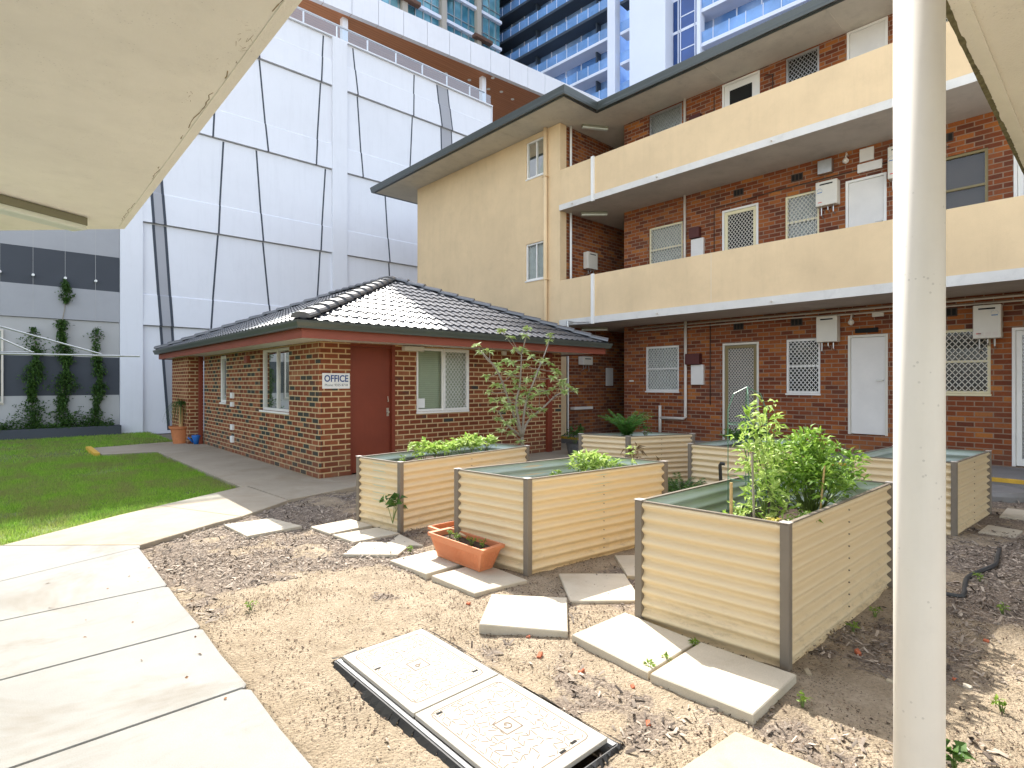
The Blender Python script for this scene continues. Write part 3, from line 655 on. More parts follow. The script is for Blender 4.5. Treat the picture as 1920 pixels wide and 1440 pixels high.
# ------------------------------------------------------------ raised beds
def corr_panel(a, b, z0, z1, n2, mat, name, parent, amp=0.0145, wave=0.077, phase=0.0, flip=False):
    a = Vector(a); b = Vector(b); N = Vector(n2); g = MB(); nz = int((z1-z0)/wave*8)+1; nc = 9
    bend = random.uniform(-0.004, 0.006)
    vs = []; fs = []
    for i in range(nc):
        t = i/(nc-1); p = a.lerp(b, t); bow = sin(pi*t)*bend
        for j in range(nz+1):
            z = z0+(z1-z0)*j/nz; o = amp*sin(2*pi*(z1-z)/wave+phase)+bow
            vs.append((p.x+N.x*o, p.y+N.y*o, z))
    k = nz+1
    for i in range(nc-1):
        for j in range(nz): fs.append((i*k+j, (i+1)*k+j, (i+1)*k+j+1, i*k+j+1))
    g.add(vs, fs); return g.build(name, mat, parent, smooth=True)
def bed(N, R, L, zt, zb, label, soil_drop=0.24):
    N = Vector(N); R = Vector(R); L = Vector(L); Fc = L+R-N
    cen = (N+Fc)/2; r = thing('raised_garden_bed', label, 'garden bed', (cen.x, cen.y, zb), 'cream corrugated raised garden beds')
    C = [N, R, Fc, L]
    for i in range(4):
        a, b = C[i], C[(i+1) % 4]; d = (b-a).normalized(); n = Vector((d.y, -d.x))
        if (a+b).dot(n)/2-cen.dot(n) < 0: n = -n
        a2 = a+d*0.02; b2 = b-d*0.02
        p = corr_panel(a2, b2, zb, zt-0.004, n, M['corr'], 'side_panel', r)
        ins = n*0.006
        corr_panel(a2-ins, b2-ins, zt-0.45, zt-0.006, n, M['corrin'], 'inner_liner', p)
        g = MB(); m_ = (a+b)/2
        z = zt-0.06 if (b-a).length > 1.0 else -9
        while z > zb+0.05:
            q = m_+n*0.013; g.box(q.x-0.004, q.x+0.004, q.y-0.004, q.y+0.004, z-0.004, z+0.004); z -= 0.077
        if z > -8 and g.v: g.build('rivet', M['post'], p)
        # vertical overlap seam
        g = MB(); g.beam((a2.x, a2.y, zt), (b2.x, b2.y, zt), 0.022, 0.008); g.build('rim', M['post'], r)
    for p in C:
        d = (p-cen).normalized(); q = p-d*0.004
        g = MB(); e1 = (R-N).normalized()*0.024; e2 = (L-N).normalized()*0.024
        g.prism([tuple(q-e1-e2), tuple(q+e1-e2), tuple(q+e1+e2), tuple(q-e1+e2)], zb-0.03, zt+0.004)
        po = g.build('corner_post', M['post'], r, bevel=0.006)
        g = MB(); k = 1.12; g.prism([tuple(q-e1*k-e2*k), tuple(q+e1*k-e2*k), tuple(q+e1*k+e2*k), tuple(q-e1*k+e2*k)], zt+0.005, zt+0.011); g.build('post_cap', M['cap'], po, bevel=0.002)
    g = MB(); n = 14; zz = zt-soil_drop
    for i in range(n):
        for j in range(n):
            q = []
            for a, b in ((i, j), (i+1, j), (i+1, j+1), (i, j+1)):
                p = N+(R-N)*(0.015+0.97*a/n)+(L-N)*(0.03+0.94*b/n); q.append((p.x, p.y, zz+float(fbm(np.array([p.x]), np.array([p.y]), 5, 3)[0])*0.09))
            g.quad(*q)
    g.build('soil', M['soil'], r, smooth=True)
    return r
BEDS = {
 1: bed((2.97, 4.95), (4.95, 5.15), (2.87, 5.65), 0.69, -0.03, 'cream corrugated bed nearest the red office door with a long row of greens', 0.10),
 2: bed((3.05, 3.17), (4.70, 2.98), (2.94, 3.94), 0.74, -0.03, 'cream corrugated bed in the middle with the terracotta trough at its end', 0.22),
 3: bed((3.07, 1.21), (4.90, 1.18), (2.99, 2.08), 0.75, -0.03, 'largest cream corrugated bed in front holding the tall bushy plant', 0.27),
 4: bed((6.87, 4.98), (7.95, 4.54), (6.66, 5.72), 0.70, -0.03, 'shaded corrugated bed at the back holding a green fern', 0.08),
 5: bed((6.71, 3.01), (8.18, 2.92), (6.64, 3.83), 0.70, -0.03, 'corrugated bed in front of the bronze screen door with a dark creeping plant', 0.08),
 6: bed((7.0, 1.14), (8.45, 1.06), (6.82, 2.02), 0.705, -0.03, 'nearly empty corrugated bed seen to the right past the white post', 0.25)}

# ------------------------------------------------------------ plants
ORD6 = ['first', 'second', 'third', 'fourth', 'fifth', 'sixth']
def leaf(g, p, d, L, W, droop=0.3, fold=0.25, up=None):
    d = Vector(d).normalized(); u = Vector((0, 0, 1)) if abs(d.z) < 0.95 else Vector((1, 0, 0))
    s = d.cross(u).normalized(); n = s.cross(d).normalized(); p = Vector(p)
    ra = random.gauss(0, 0.55); s, n = s*cos(ra)+n*sin(ra), n*cos(ra)-s*sin(ra)
    a = p+d*L*0.45; b = p+d*L-n*L*droop
    f = n*W*fold
    g.add([p, a+s*W/2+f, b, a-s*W/2+f, a], [(0, 1, 4), (1, 2, 4), (0, 4, 3), (4, 2, 3)])
def rdir(zmin=-0.3, zmax=1.0, r=random):
    a = r.uniform(0, 2*pi); z = r.uniform(zmin, zmax); k = sqrt(max(0, 1-z*z)); return Vector((cos(a)*k, sin(a)*k, z))
def clump(g, c, n, rad, L, W, zs=1.0, r=random, droop=0.3, zmin=-0.2):
    c = Vector(c)
    for i in range(n):
        d = rdir(zmin, 1, r); p = c+Vector((d.x, d.y, d.z*zs))*rad*r.uniform(0.2, 1)
        leaf(g, p, (d+rdir(-0.4, 0.6, r)*0.7), L*r.uniform(0.6, 1.2), W*r.uniform(0.7, 1.2), droop)
def plant(name, label, cat_, mb, mat, stems=None, smat=None, group=None, base=None):
    A = np.array(mb.v); b = base or (A[:, 0].mean(), A[:, 1].mean(), A[:, 2].min())
    r = thing(name, label, cat_, b, group)
    mb.build('leaves', mat, r)
    if stems: stems.build('stem', smat or M['stem'], r)
    return r
def bedpt(k, u, v):
    N, R, L = {1: ((2.97, 4.95), (4.95, 5.15), (2.87, 5.65)), 2: ((3.05, 3.17), (4.70, 2.98), (2.94, 3.94)), 3: ((3.07, 1.21), (4.90, 1.18), (2.99, 2.08)),
               4: ((6.87, 4.98), (7.95, 4.54), (6.66, 5.72)), 5: ((6.71, 3.01), (8.18, 2.92), (6.64, 3.83)), 6: ((7.0, 1.14), (8.45, 1.06), (6.82, 2.02))}[k]
    return (N[0]+(R[0]-N[0])*u+(L[0]-N[0])*v, N[1]+(R[1]-N[1])*u+(L[1]-N[1])*v)
def lowplant(x, y, z, h, rad, n, L, W, mat, name, label, cat_, group=None, seed=0, nst=6):
    r = random.Random(seed+int(x*1000)); g = MB(); s = MB()
    for i in range(nst):
        a = r.uniform(0, 2*pi); t = Vector((x+cos(a)*rad*r.uniform(0.1, 0.9), y+sin(a)*rad*r.uniform(0.1, 0.9), z+h*r.uniform(0.5, 1)))
        s.tube([(x, y, z-0.02), ((x+t.x)/2, (y+t.y)/2, z+(t.z-z)*0.6), t], [0.004, 0.003, 0.0015], 5)
        clump(g, t, max(3, n//nst), rad*0.35, L, W, r=r)
    return plant(name, label, cat_, g, mat, s, group=group)
# bed 1: row of greens, and a fig seedling rooted outside its post
for i, u in enumerate(np.linspace(0.30, 0.80, 6)):
    x, y = bedpt(1, u, 0.5); lowplant(x, y, 0.58, 0.21, 0.17, 130, 0.07, 0.045, M['lettuce'], 'leafy_green', ORD6[i]+' clump counted from the door end in the green row of the left bed', 'vegetable', 'row of pale greens in the left garden bed', i)
for i, (u, v) in enumerate(((0.10, 0.35), (0.20, 0.3))):
    x, y = bedpt(1, u, v); lowplant(x, y, 0.57, 0.12, 0.05, 14, 0.05, 0.03, M['leaf'], 'seedling', ('tiny seedling alone at the near end of the left garden bed', 'second small seedling left of the green row in the left bed')[i], 'seedling', None, i, 3)
lowplant(2.90, 4.98, 0.10, 0.26, 0.10, 30, 0.09, 0.075, M['leafdark'], 'fig_seedling', 'green lobed seedling growing up against the near post of the left bed', 'plant', None, 3, 5)
# bed 2
for i in range(4):
    x, y = bedpt(2, 0.66+0.07*i, 0.62-0.05*(i % 2)); lowplant(x, y, 0.50, 0.30, 0.13, 90, 0.08, 0.035, M['lettuce'], 'leafy_green', ORD6[i]+' leafy stalk from the left at the far end of the middle bed', 'vegetable', 'green stalks at the far end of the middle bed', i)
x, y = bedpt(2, 0.88, 0.25); lowplant(x, y, 0.5, 0.42, 0.05, 22, 0.05, 0.03, M['lettuce'], 'seedling', 'thin upright sprout at the right end of the middle bed', 'seedling', None, 5, 3)
x, y = bedpt(2, 0.40, 0.45); lowplant(x, y, 0.5, 0.27, 0.04, 30, 0.05, 0.03, M['leaf'], 'seedling', 'single upright seedling in the centre of the middle bed', 'seedling', None, 6, 3)
x, y = bedpt(2, 0.20, 0.3); lowplant(x, y, 0.52, 0.15, 0.05, 14, 0.05, 0.03, M['leaf'], 'seedling', 'little sprout near the trough end of the middle bed', 'seedling', None, 7, 3)
x, y = bedpt(2, 0.30, 0.15); lowplant(x, y, 0.52, 0.15, 0.05, 12, 0.05, 0.03, M['leaf'], 'seedling', 'tiny sprout just inside the front rim of the middle bed', 'seedling', None, 8, 3)

# bed 3: tall leggy plant and dense bush
def bush():
    r = random.Random(12); g = MB(); s = MB()
    base = Vector((3.86, 1.62, 0.46))
    tips = [atY(1438, 762, 1.62), atY(1405, 792, 1.66), atY(1450, 795, 1.6), atY(1425, 812, 1.58), atY(1392, 828, 1.7), atY(1440, 838, 1.64), atY(1408, 850, 1.6), atY(1462, 856, 1.6), atY(1400, 880, 1.72), atY(1432, 900, 1.5), atY(1455, 880, 1.7),
            atY(1470, 930, 1.55), atY(1418, 930, 1.6), atY(1480, 960, 1.45)]
    for t in tips:
        m = base.lerp(t, 0.5)+Vector((r.uniform(-.05, .05), r.uniform(-.05, .05), 0.04)); s.tube([base+Vector((r.uniform(-.05, .05), r.uniform(-.05, .05), 0)), m, t], [0.006, 0.005, 0.002], 6)
        for q in range(5):
            c = m.lerp(t, q/4); clump(g, c, 2+q*3, 0.055+0.006*q, 0.075, 0.028, r=r, droop=0.35)
    return g, s
g, s = bush(); plant('leggy_shrub', 'tall leggy plant with pale drooping leaves left in the front bed', 'plant', g, M['lettuce'], s)
r = random.Random(5); g = MB(); s = MB(); base = Vector((4.22, 1.50, 0.46))
for i in range(50):
    d = rdir(-0.25, 1, r); c = Vector((4.24, 1.50, 0.79))+Vector((d.x*0.40, d.y*0.27, d.z*0.30))*r.uniform(0.35, 1.05)
    s.tube([base+Vector((r.uniform(-.08, .08), r.uniform(-.06, .06), 0)), base.lerp(c, 0.5)+Vector((0, 0, 0.05)), c], [0.005, 0.004, 0.0015], 5)
    clump(g, c, 40, 0.10, 0.058, 0.026, r=r, droop=0.3)
for (a, b) in ((1530, 835), (1565, 842), (1600, 885), (1590, 905), (1500, 838), (1545, 870), (1618, 905)):
    c = atY(a, b, 1.42); s.tube([base, base.lerp(c, 0.6)+Vector((0, 0, 0.05)), c], [0.005, 0.003, 0.0015], 5)
    for q in range(3): clump(g, base.lerp(c, 0.8+0.1*q), 16, 0.05, 0.065, 0.026, r=r)
plant('bushy_plant', 'dense glossy green bush filling the right half of the front bed', 'plant', g, mleaf('bush_leaf', (0.10, 0.22, 0.025), (0.34, 0.52, 0.08)), s)
for i, (a, b, y) in enumerate(((1345, 955, 1.72), (1372, 962, 1.66), (1392, 948, 1.8), (1400, 968, 1.55))):
    p = atY(a, b, y); lowplant(p.x, p.y, 0.48, 0.16, 0.09, 45, 0.06, 0.03, M['lettuce'], 'leafy_green', ORD6[i]+' low pale green from the left along the front bed rim', 'vegetable', 'low greens along the left of the front bed', i)
p = atY(1455, 975, 1.36); lowplant(p.x, p.y, 0.50, 0.20, 0.08, 40, 0.05, 0.03, M['yleaf'], 'yellowing_plant', 'yellowing little plant just inside the near corner of the front bed', 'plant', None, 4)
p = atY(1500, 968, 1.30); lowplant(p.x, p.y, 0.50, 0.24, 0.09, 60, 0.05, 0.02, M['leaf'], 'herb', 'feathery herb beside the near rim of the front bed', 'herb', None, 9)
def stake(a, b, label, r=0.006, mat='bamboo', cat_='stake'):
    g = MB(); g.tube([a, b], r, 6); return tag(g.build('garden_stake', M[mat]), label, cat_)
p = atY(1371, 962, 1.62); stake((p.x, p.y, 0.45), (p.x, p.y, atY(1371, 905, 1.62).z), 'short pale wooden stake among low greens in the front bed', 0.009)
p = atY(1416, 965, 1.55); stake((p.x, p.y, 0.45), (p.x, p.y+0.02, atY(1421, 850, 1.55).z), 'thin grey stake standing in the leggy plant', 0.007, 'bark')
p = atY(1532, 960, 1.32); q = atY(1546, 872, 1.32); stake((p.x, p.y, 0.45), q, 'leaning bamboo cane inside the dense green bush', 0.006)
# green wire cage
g = MB(); cx, cy, cr = 4.02, 1.86, 0.13
for k in range(4):
    a = 2*pi*k/4+0.5; g.tube([(cx+cr*cos(a), cy+cr*sin(a), 0.45), (cx+cr*cos(a), cy+cr*sin(a), 1.30), (cx+cr*0.7*cos(a), cy+cr*0.7*sin(a), 1.42), (cx, cy, 1.47)], 0.0035, 5)
for z in (0.8, 1.20):
    g.tube([(cx+cr*cos(2*pi*k/20), cy+cr*sin(2*pi*k/20), z) for k in range(21)], 0.003, 5, cap=False)
tag(g.build('plant_cage', M['greenwire']), 'thin green wire plant cage with domed top in the front bed', 'plant cage')

# bed 4 fern, bed 5 creeper
def fern(c, n, L, seed, mat, label, name='fern', lw=0.05):
    r = random.Random(seed); g = MB(); s = MB(); c = Vector(c)
    for i in range(n):
        a = r.uniform(0, 2*pi); k = r.uniform(0.55, 1); l = L*r.uniform(0.7, 1.1); pts = []
        for q in range(9):
            t = q/8; pts.append(c+Vector((cos(a)*l*k*t, sin(a)*l*k*t, l*1.15*t*(1-0.55*t*k))))
        s.tube(pts, [0.004*(1-0.8*q/8) for q in range(9)], 4)
        for q in range(1, 9):
            for h in (0, 0.5):
                p = pts[q-1].lerp(pts[q], h); d = (pts[q]-pts[q-1]).normalized(); sd = d.cross(Vector((0, 0, 1))).normalized()
                w = lw*(1-0.6*(q+h)/9)*2
                for sg in (-1, 1): leaf(g, p, sd*sg+d*0.5, w, w*0.32, 0.15)
    return plant(name, label, 'plant', g, mat, s)
x, y = bedpt(4, 0.42, 0.6); fern((x, y, 0.66), 46, 0.52, 3, M['fern'], 'green fern growing in the shaded bed at the back')
x, y = bedpt(4, 0.6, 0.45); lowplant(x, y, 0.62, 0.2, 0.10, 40, 0.05, 0.03, M['fern'], 'herb', 'small dark herb to the right of the fern', 'herb', None, 11)
for i in range(3):
    x, y = bedpt(5, 0.35+0.2*i, 0.6); lowplant(x, y, 0.62, 0.20, 0.22, 150, 0.07, 0.04, M['leafdark'], 'creeper', ['left', 'middle', 'right'][i]+' part plant of dark creeper in the bed before the screen door', 'plant', 'dark creepers in the bed before the screen door', i, 8)
x, y = bedpt(6, 0.05, 0.98); lowplant(x, y, 0.70, 0.07, 0.03, 8, 0.04, 0.015, M['chipl'], 'dry_sprig', 'dry pale sprig on the corner of the right hand bed', 'sprig', None, 2, 3)
# plants on the soil between beds
fern((6.2, 3.70, -0.03), 20, 0.46, 8, M['leafdark'], 'dark green clump growing on the ground between two back beds', 'ground_clump', 0.07)
for i, (x, y) in enumerate(((5.35, 3.02), (5.6, 3.05), (5.85, 2.95), (5.5, 2.75), (5.9, 2.7), (6.15, 2.8))):
    lowplant(x, y, -0.02, 0.30, 0.17, 110, 0.09, 0.06, M['lettuce'], 'leafy_green', ['leftmost back row', 'middle back row', 'rightmost back row', 'leftmost front row', 'middle front row', 'rightmost front row'][i]+' lettuce on the ground behind the front bed', 'vegetable', 'pale lettuces growing on the ground behind the front bed', i, 8)
g = MB(); s = MB(); r = random.Random(2)
for i in range(9):
    t = Vector((5.9+r.uniform(-.14, .2), 4.1+r.uniform(-.2, .2), 0.45+r.uniform(0, .2))); s.tube([(5.95, 4.1, -0.03), t], [0.006, 0.003], 5); clump(g, t, 7, 0.05, 0.09, 0.035, r=r, droop=0.8)
plant('dried_plant', 'withered brown plant standing against the fern bed', 'plant', g, M['dry'], s, M['dry'])
# black riser pipe
g = MB(); x, y = 6.2, 2.92; p1 = atX(1355, 905, 6.1); p2 = atX(1350, 872, 6.1)
g.tube([(6.1, p1.y, -0.05), (6.1, p2.y, p2.z), (6.1, p2.y-0.01, p2.z+0.02), (6.12, p2.y-0.05, p2.z+0.015)], 0.02, 8)
tag(g.build('riser_pipe', M['black']), 'black upright irrigation pipe with bent top before a garden bed', 'pipe')
# hose
g = MB(); pts = [atZ(a, b, -0.01) for a, b in ((1690, 1108), (1730, 1111), (1765, 1113), (1792, 1117), (1806, 1116), (1809, 1100), (1813, 1084), (1830, 1074), (1850, 1066), (1866, 1058), (1870, 1044), (1874, 1030))]
def smooth(pts, n=5):
    out = []
    for i in range(len(pts)-1):
        p0, p1, p2, p3 = pts[max(i-1, 0)], pts[i], pts[i+1], pts[min(i+2, len(pts)-1)]
        for k in range(n):
            t = k/n; out.append(0.5*((2*p1)+(p2-p0)*t+(2*p0-5*p1+4*p2-p3)*t*t+(3*p1-3*p2+p3-p0)*t**3))
    return out+[pts[-1]]
g.tube(smooth(pts), 0.016, 8); tag(g.build('garden_hose', M['hose'], smooth=True), 'dark grey hose lying kinked on the mulch at the right', 'hose')

# the young tree beside the office
def tree():
    r = random.Random(4); base = atY(972, 840, 6.6); base.z = -0.05; base.x = 6.2
    root = thing('young_tree', 'young sparse tree with pale leaf clusters before the office wall', 'tree', base)
    trunk = MB(); fork = Vector((base.x+0.03, 6.6, 0.62))
    trunk.tube([base, base+Vector((0.03, 0, 0.3)), fork], [0.035, 0.03, 0.026], 9)
    limbs = [(fork, [atY(968, 760, 6.62), atY(975, 720, 6.6), atY(978, 665, 6.55)]), (fork, [atY(960, 770, 6.5), atY(935, 700, 6.4), atY(905, 662, 6.35)]),
             (fork, [atY(990, 790, 6.7), atY(1018, 765, 6.8), atY(1045, 740, 6.8), atY(1070, 734, 6.75)]), (fork, [atY(985, 760, 6.55), atY(1003, 710, 6.5), atY(1015, 680, 6.5)]),
             (fork, [atY(955, 800, 6.7), atY(945, 790, 6.75), atY(935, 770, 6.8)])]
    nodes = []
    for st, L in limbs:
        pts = smooth([st]+L, 4); n = len(pts); trunk.tube(pts, [0.020*(1-0.7*i/n)+0.003 for i in range(n)], 7); nodes += pts[3:]
    trunk.build('trunk', M['bark'], root, smooth=True)
    tips = [(918, 660), (948, 675), (966, 655), (996, 668), (1008, 700), (1036, 708), (1058, 735), (968, 715), (980, 728), (995, 745), (915, 735), (925, 750), (960, 790), (985, 775), (1000, 780), (972, 772), (950, 760), (895, 648), (902, 660), (940, 620), (958, 633), (990, 615), (985, 630), (1030, 640), (1032, 628), (912, 706), (932, 684), (938, 694), (955, 702), (978, 655), (985, 660), (975, 690), (962, 700), (986, 685), (1000, 708),
            (1010, 678), (1020, 676), (1030, 682), (1040, 695), (1045, 700), (1050, 720), (1062, 722), (1072, 728), (1078, 732), (1055, 715), (930, 722), (942, 724), (955, 733), (970, 726), (988, 712), (1000, 730), (1016, 722), (1025, 736), (940, 750),
            (950, 748), (972, 745), (983, 752), (992, 762), (965, 765), (1010, 768), (1018, 770), (925, 768), (945, 770), (955, 765), (935, 786), (948, 792), (940, 808), (955, 812), (975, 755), (985, 738), (1005, 742), (1012, 735), (1035, 730), (960, 680), (976, 828)]
    cr = MB()
    for (a, b) in tips:
        t = atY(a, b, 6.6+r.uniform(-0.28, 0.28)); nd = min(nodes, key=lambda q: (q-t).length+max(0, q.z-t.z)*0.6)
        m = nd.lerp(t, 0.5)+Vector((0, 0, -0.02)); tw = MB(); tw.tube([nd, m, t], [0.006, 0.005, 0.004], 5); tw.build('branch', M['bark'], root)
        n = r.randint(12, 18)
        for k in range(n):
            an = 2*pi*k/n+r.uniform(-.3, .3); d = Vector((cos(an), sin(an), r.uniform(-0.5, 0.9))); leaf(cr, t, d, r.uniform(0.07, 0.12), r.uniform(0.04, 0.055), r.uniform(0.1, 0.5), 0.15)
    cr.build('crown', M['leafpale'], root)
tree()

# weeds on the ground
weeds = [(470, 1146), (1298, 1218), (1252, 1248), (1218, 1262), (1504, 1328), (1838, 1092), (1880, 1150), (1640, 1155), (1600, 1185), (770, 1038), (1780, 1425), (1880, 1340), (1600, 1200), (748, 1040), (1290, 1215)]
for i, (a, b) in enumerate(weeds[:12]):
    p = atZ(a, b, -0.03); z = max(soilz(p.x, p.y), -0.045)
    if i == 10: p = atZ(1790, 1432, 0); lowplant(p.x, p.y, -0.02, 0.07, 0.06, 22, 0.06, 0.045, M['leafdark'], 'weed', 'round leaved green weed at the foot of the picture by the white post', 'weed', None, i, 5); continue
    lab = ['tiny green weed alone on the sand near the concrete path', 'weed in the gap between the two large slabs, at its far end', 'weed in the middle of the gap between two large slabs', 'leafy weed at the near end of the gap between the large slabs',
           'small upright sprout in the sand right of the raised slab', 'green tuft beside the dark hose', 'sprout at the tip of the shadow by the right edge', 'weed in the shade right of the front bed', 'second weed in the shade close to the front bed post',
           'yellow green weed beside the slab left of the terracotta trough', '', 'thin trailing weed on bright sand at the right edge'][i]
    lowplant(p.x, p.y, z, 0.05, 0.035, 22, 0.03, 0.014, M['leaf'], 'weed', lab, 'weed', None, i, 4)
g = MB(); r = random.Random(17)
for k in range(46):
    x, y = (r.uniform(0.2, 0.86), r.uniform(2.4, 5.6)) if k < 16 else (r.uniform(0.9, 3.0), r.uniform(2.6, 6.4)); z = 0.004 if x < 0.89 else soilz(x, y)+0.012
    a = r.uniform(0, 2*pi); leaf(g, (x, y, z), (cos(a), sin(a), 0.05), r.uniform(0.012, 0.035), r.uniform(0.006, 0.016), 0.1, 0.1)
tag(g.build('fallen_leaves', mleaf('fallen_leaf', (0.12, 0.035, 0.015), (0.30, 0.15, 0.06), 0.0, 0.8)), 'scattered dry reddish leaves on the sand and path edge', 'leaves', kind='stuff')
# brick pieces
def rubble(a, b, s, label, mat='brickbit', seed=0):
    r = random.Random(seed); p = atZ(a, b, -0.03); z = soilz(p.x, p.y); g = MB(); rot = r.uniform(0, pi)
    q = []
    for sx, sy in ((-1, -1), (1, -1), (1, 1), (-1, 1)):
        u, v = sx*s*r.uniform(0.7, 1.1), sy*s*0.62*r.uniform(0.7, 1.1); q.append((p.x+u*cos(rot)-v*sin(rot), p.y+u*sin(rot)+v*cos(rot)))
    g.prism(q, z-0.01, lambda x, y: z+s*0.75+(x-p.x)*0.3, bev=s*0.12)
    return tag(g.build('brick_fragment' if mat == 'brickbit' else 'stone', M[mat]), label, 'rubble')
rubble(1012, 1232, 0.022, 'squarish red brick chunk in front of the square cream slab', seed=1)
rubble(1090, 1263, 0.018, 'flat red brick sliver left of the large raised slab', seed=2)
rubble(1608, 1228, 0.022, 'red brick lump in the shade of the front bed', seed=3)
rubble(1216, 1362, 0.016, 'dark red brick crumb low in the middle of the sand', seed=4)
rubble(878, 1134, 0.014, 'small red brick crumb left of the square cream slab', seed=5)
rubble(990, 1197, 0.013, 'reddish crumb touching the front edge of the square slab', seed=6)
rubble(1186, 1291, 0.015, 'orange brick chip close below the raised slab', seed=7)
rubble(1515, 1266, 0.022, 'grey stone lying at the near post of the front bed', 'paver2', 8)
rubble(1815, 1288, 0.02, 'pale stone in the sun right of the white post', 'paver', 9)
rubble(1790, 1272, 0.012, 'bright orange brick chip right of the white post', seed=10)
rubble(1849, 1204, 0.014, 'red brick chip with a twig near the right edge', seed=11)
rubble(1668, 1282, 0.016, 'grey pebble in shade just left of the white post', 'paver2', 12)

# ------------------------------------------------------------ terracotta troughs
def trough(rim, base, zr, label, z0):
    cen = sum((Vector(p) for p in rim), Vector((0, 0)))/4; r = thing('planter_trough', label, 'planter', (cen.x, cen.y, z0), 'terracotta plastic troughs beside the middle bed')
    g = MB(); n = 4
    def ring(P, z, k=1.0, c=None):
        return [(cen.x+(p[0]-cen.x)*k, cen.y+(p[1]-cen.y)*k, z) for p in P]
    rings = [ring(base, z0), ring(base, z0+0.004), ring(rim, zr-0.03, 0.95), ring(rim, zr-0.03, 1.02), ring(rim, zr, 1.03), ring(rim, zr, 0.90), ring(rim, zr-0.05, 0.88)]
    vs = []; fs = []
    for R_ in rings: vs += R_
    for i in range(len(rings)-1):
        for k in range(4): fs.append((i*4+k, i*4+(k+1) % 4, (i+1)*4+(k+1) % 4, (i+1)*4+k))
    g.add(vs, fs); g.build('pot_body', M['terra'], r, bevel=0.005)
    g = MB()   # moulded ribs
    for k in range(4):
        a0, a1 = Vector(rings[1][k]), Vector(rings[1][(k+1) % 4]); b0, b1 = Vector(rings[2][k]), Vector(rings[2][(k+1) % 4]); m = int((a1-a0).length/0.016)
        for q in range(2, m-1):
            t = q/m; g.beam(a0.lerp(a1, t).lerp(b0.lerp(b1, t), 0.12), a0.lerp(a1, t).lerp(b0.lerp(b1, t), 0.82), 0.005, 0.006)
    g.build('rib', M['terra'], r)
    g = MB(); R_ = ring(rim, zr-0.045, 0.885); g.quad(*R_); g.build('soil', M['soil'], r)
    return r
trough([(2.72, 4.07), (2.95, 4.08), (2.97, 3.36), (2.73, 3.34)], [(2.755, 3.98), (2.90, 3.99), (2.91, 3.43), (2.765, 3.42)], 0.205, 'larger terracotta trough standing on two slabs in front', 0.010)
trough([(2.90, 4.34), (3.36, 4.34), (3.36, 4.16), (2.90, 4.16)], [(2.95, 4.31), (3.31, 4.31), (3.31, 4.19), (2.95, 4.19)], 0.175, 'smaller terracotta trough mostly hidden behind the larger one', 0.0)
for i, (x, y) in enumerate(((2.84, 3.92), (2.84, 3.62), (2.86, 3.50), (2.82, 3.78))):
    lowplant(x, y, 0.165, 0.05, 0.045, 26, 0.025, 0.015, M['leaf'], 'seedling', ['farthest', 'nearest but one', 'nearest', 'second farthest'][i]+' little sprout in the larger terracotta trough', 'seedling', 'sprouts in the larger terracotta trough', i, 5)

# ------------------------------------------------------------ windows and doors
def grille(P, u0, u1, z0, z1, o, step, w, mat, parent, name='security_grille'):
    g = MB(); H_ = z1-z0; Wd = u1-u0; k = 1.25
    for sgn in (1, -1):
        c = -H_*k if sgn > 0 else 0.0
        c = -H_/k
        while c < Wd+H_/k:
            # line u = u0 + c + t/k (sgn>0) rising ; clip to the rectangle
            if sgn > 0: f = lambda t: c+t/k
            else: f = lambda t: Wd-(c+t/k)
            ts = []
            for t in np.linspace(0, H_, 2): ts.append(t)
            ta, tb = 0.0, H_
            lo, hi = 0.0, Wd
            # solve for t range with f(t) in [0, Wd]
            if sgn > 0: ta = max(0, (lo-c)*k); tb = min(H_, (hi-c)*k)
            else: ta = max(0, (0-c)*k); tb = min(H_, (Wd-c)*k)
            if tb-ta > 0.02:
                a = P(u0+f(ta), z0+ta, o); b = P(u0+f(tb), z0+tb, o); g.beam(a, b, w, 0.004, up=Vector(P(0, 0, 1))-Vector(P(0, 0, 0)))
            c += step
    return g.build(name, M[mat], parent)
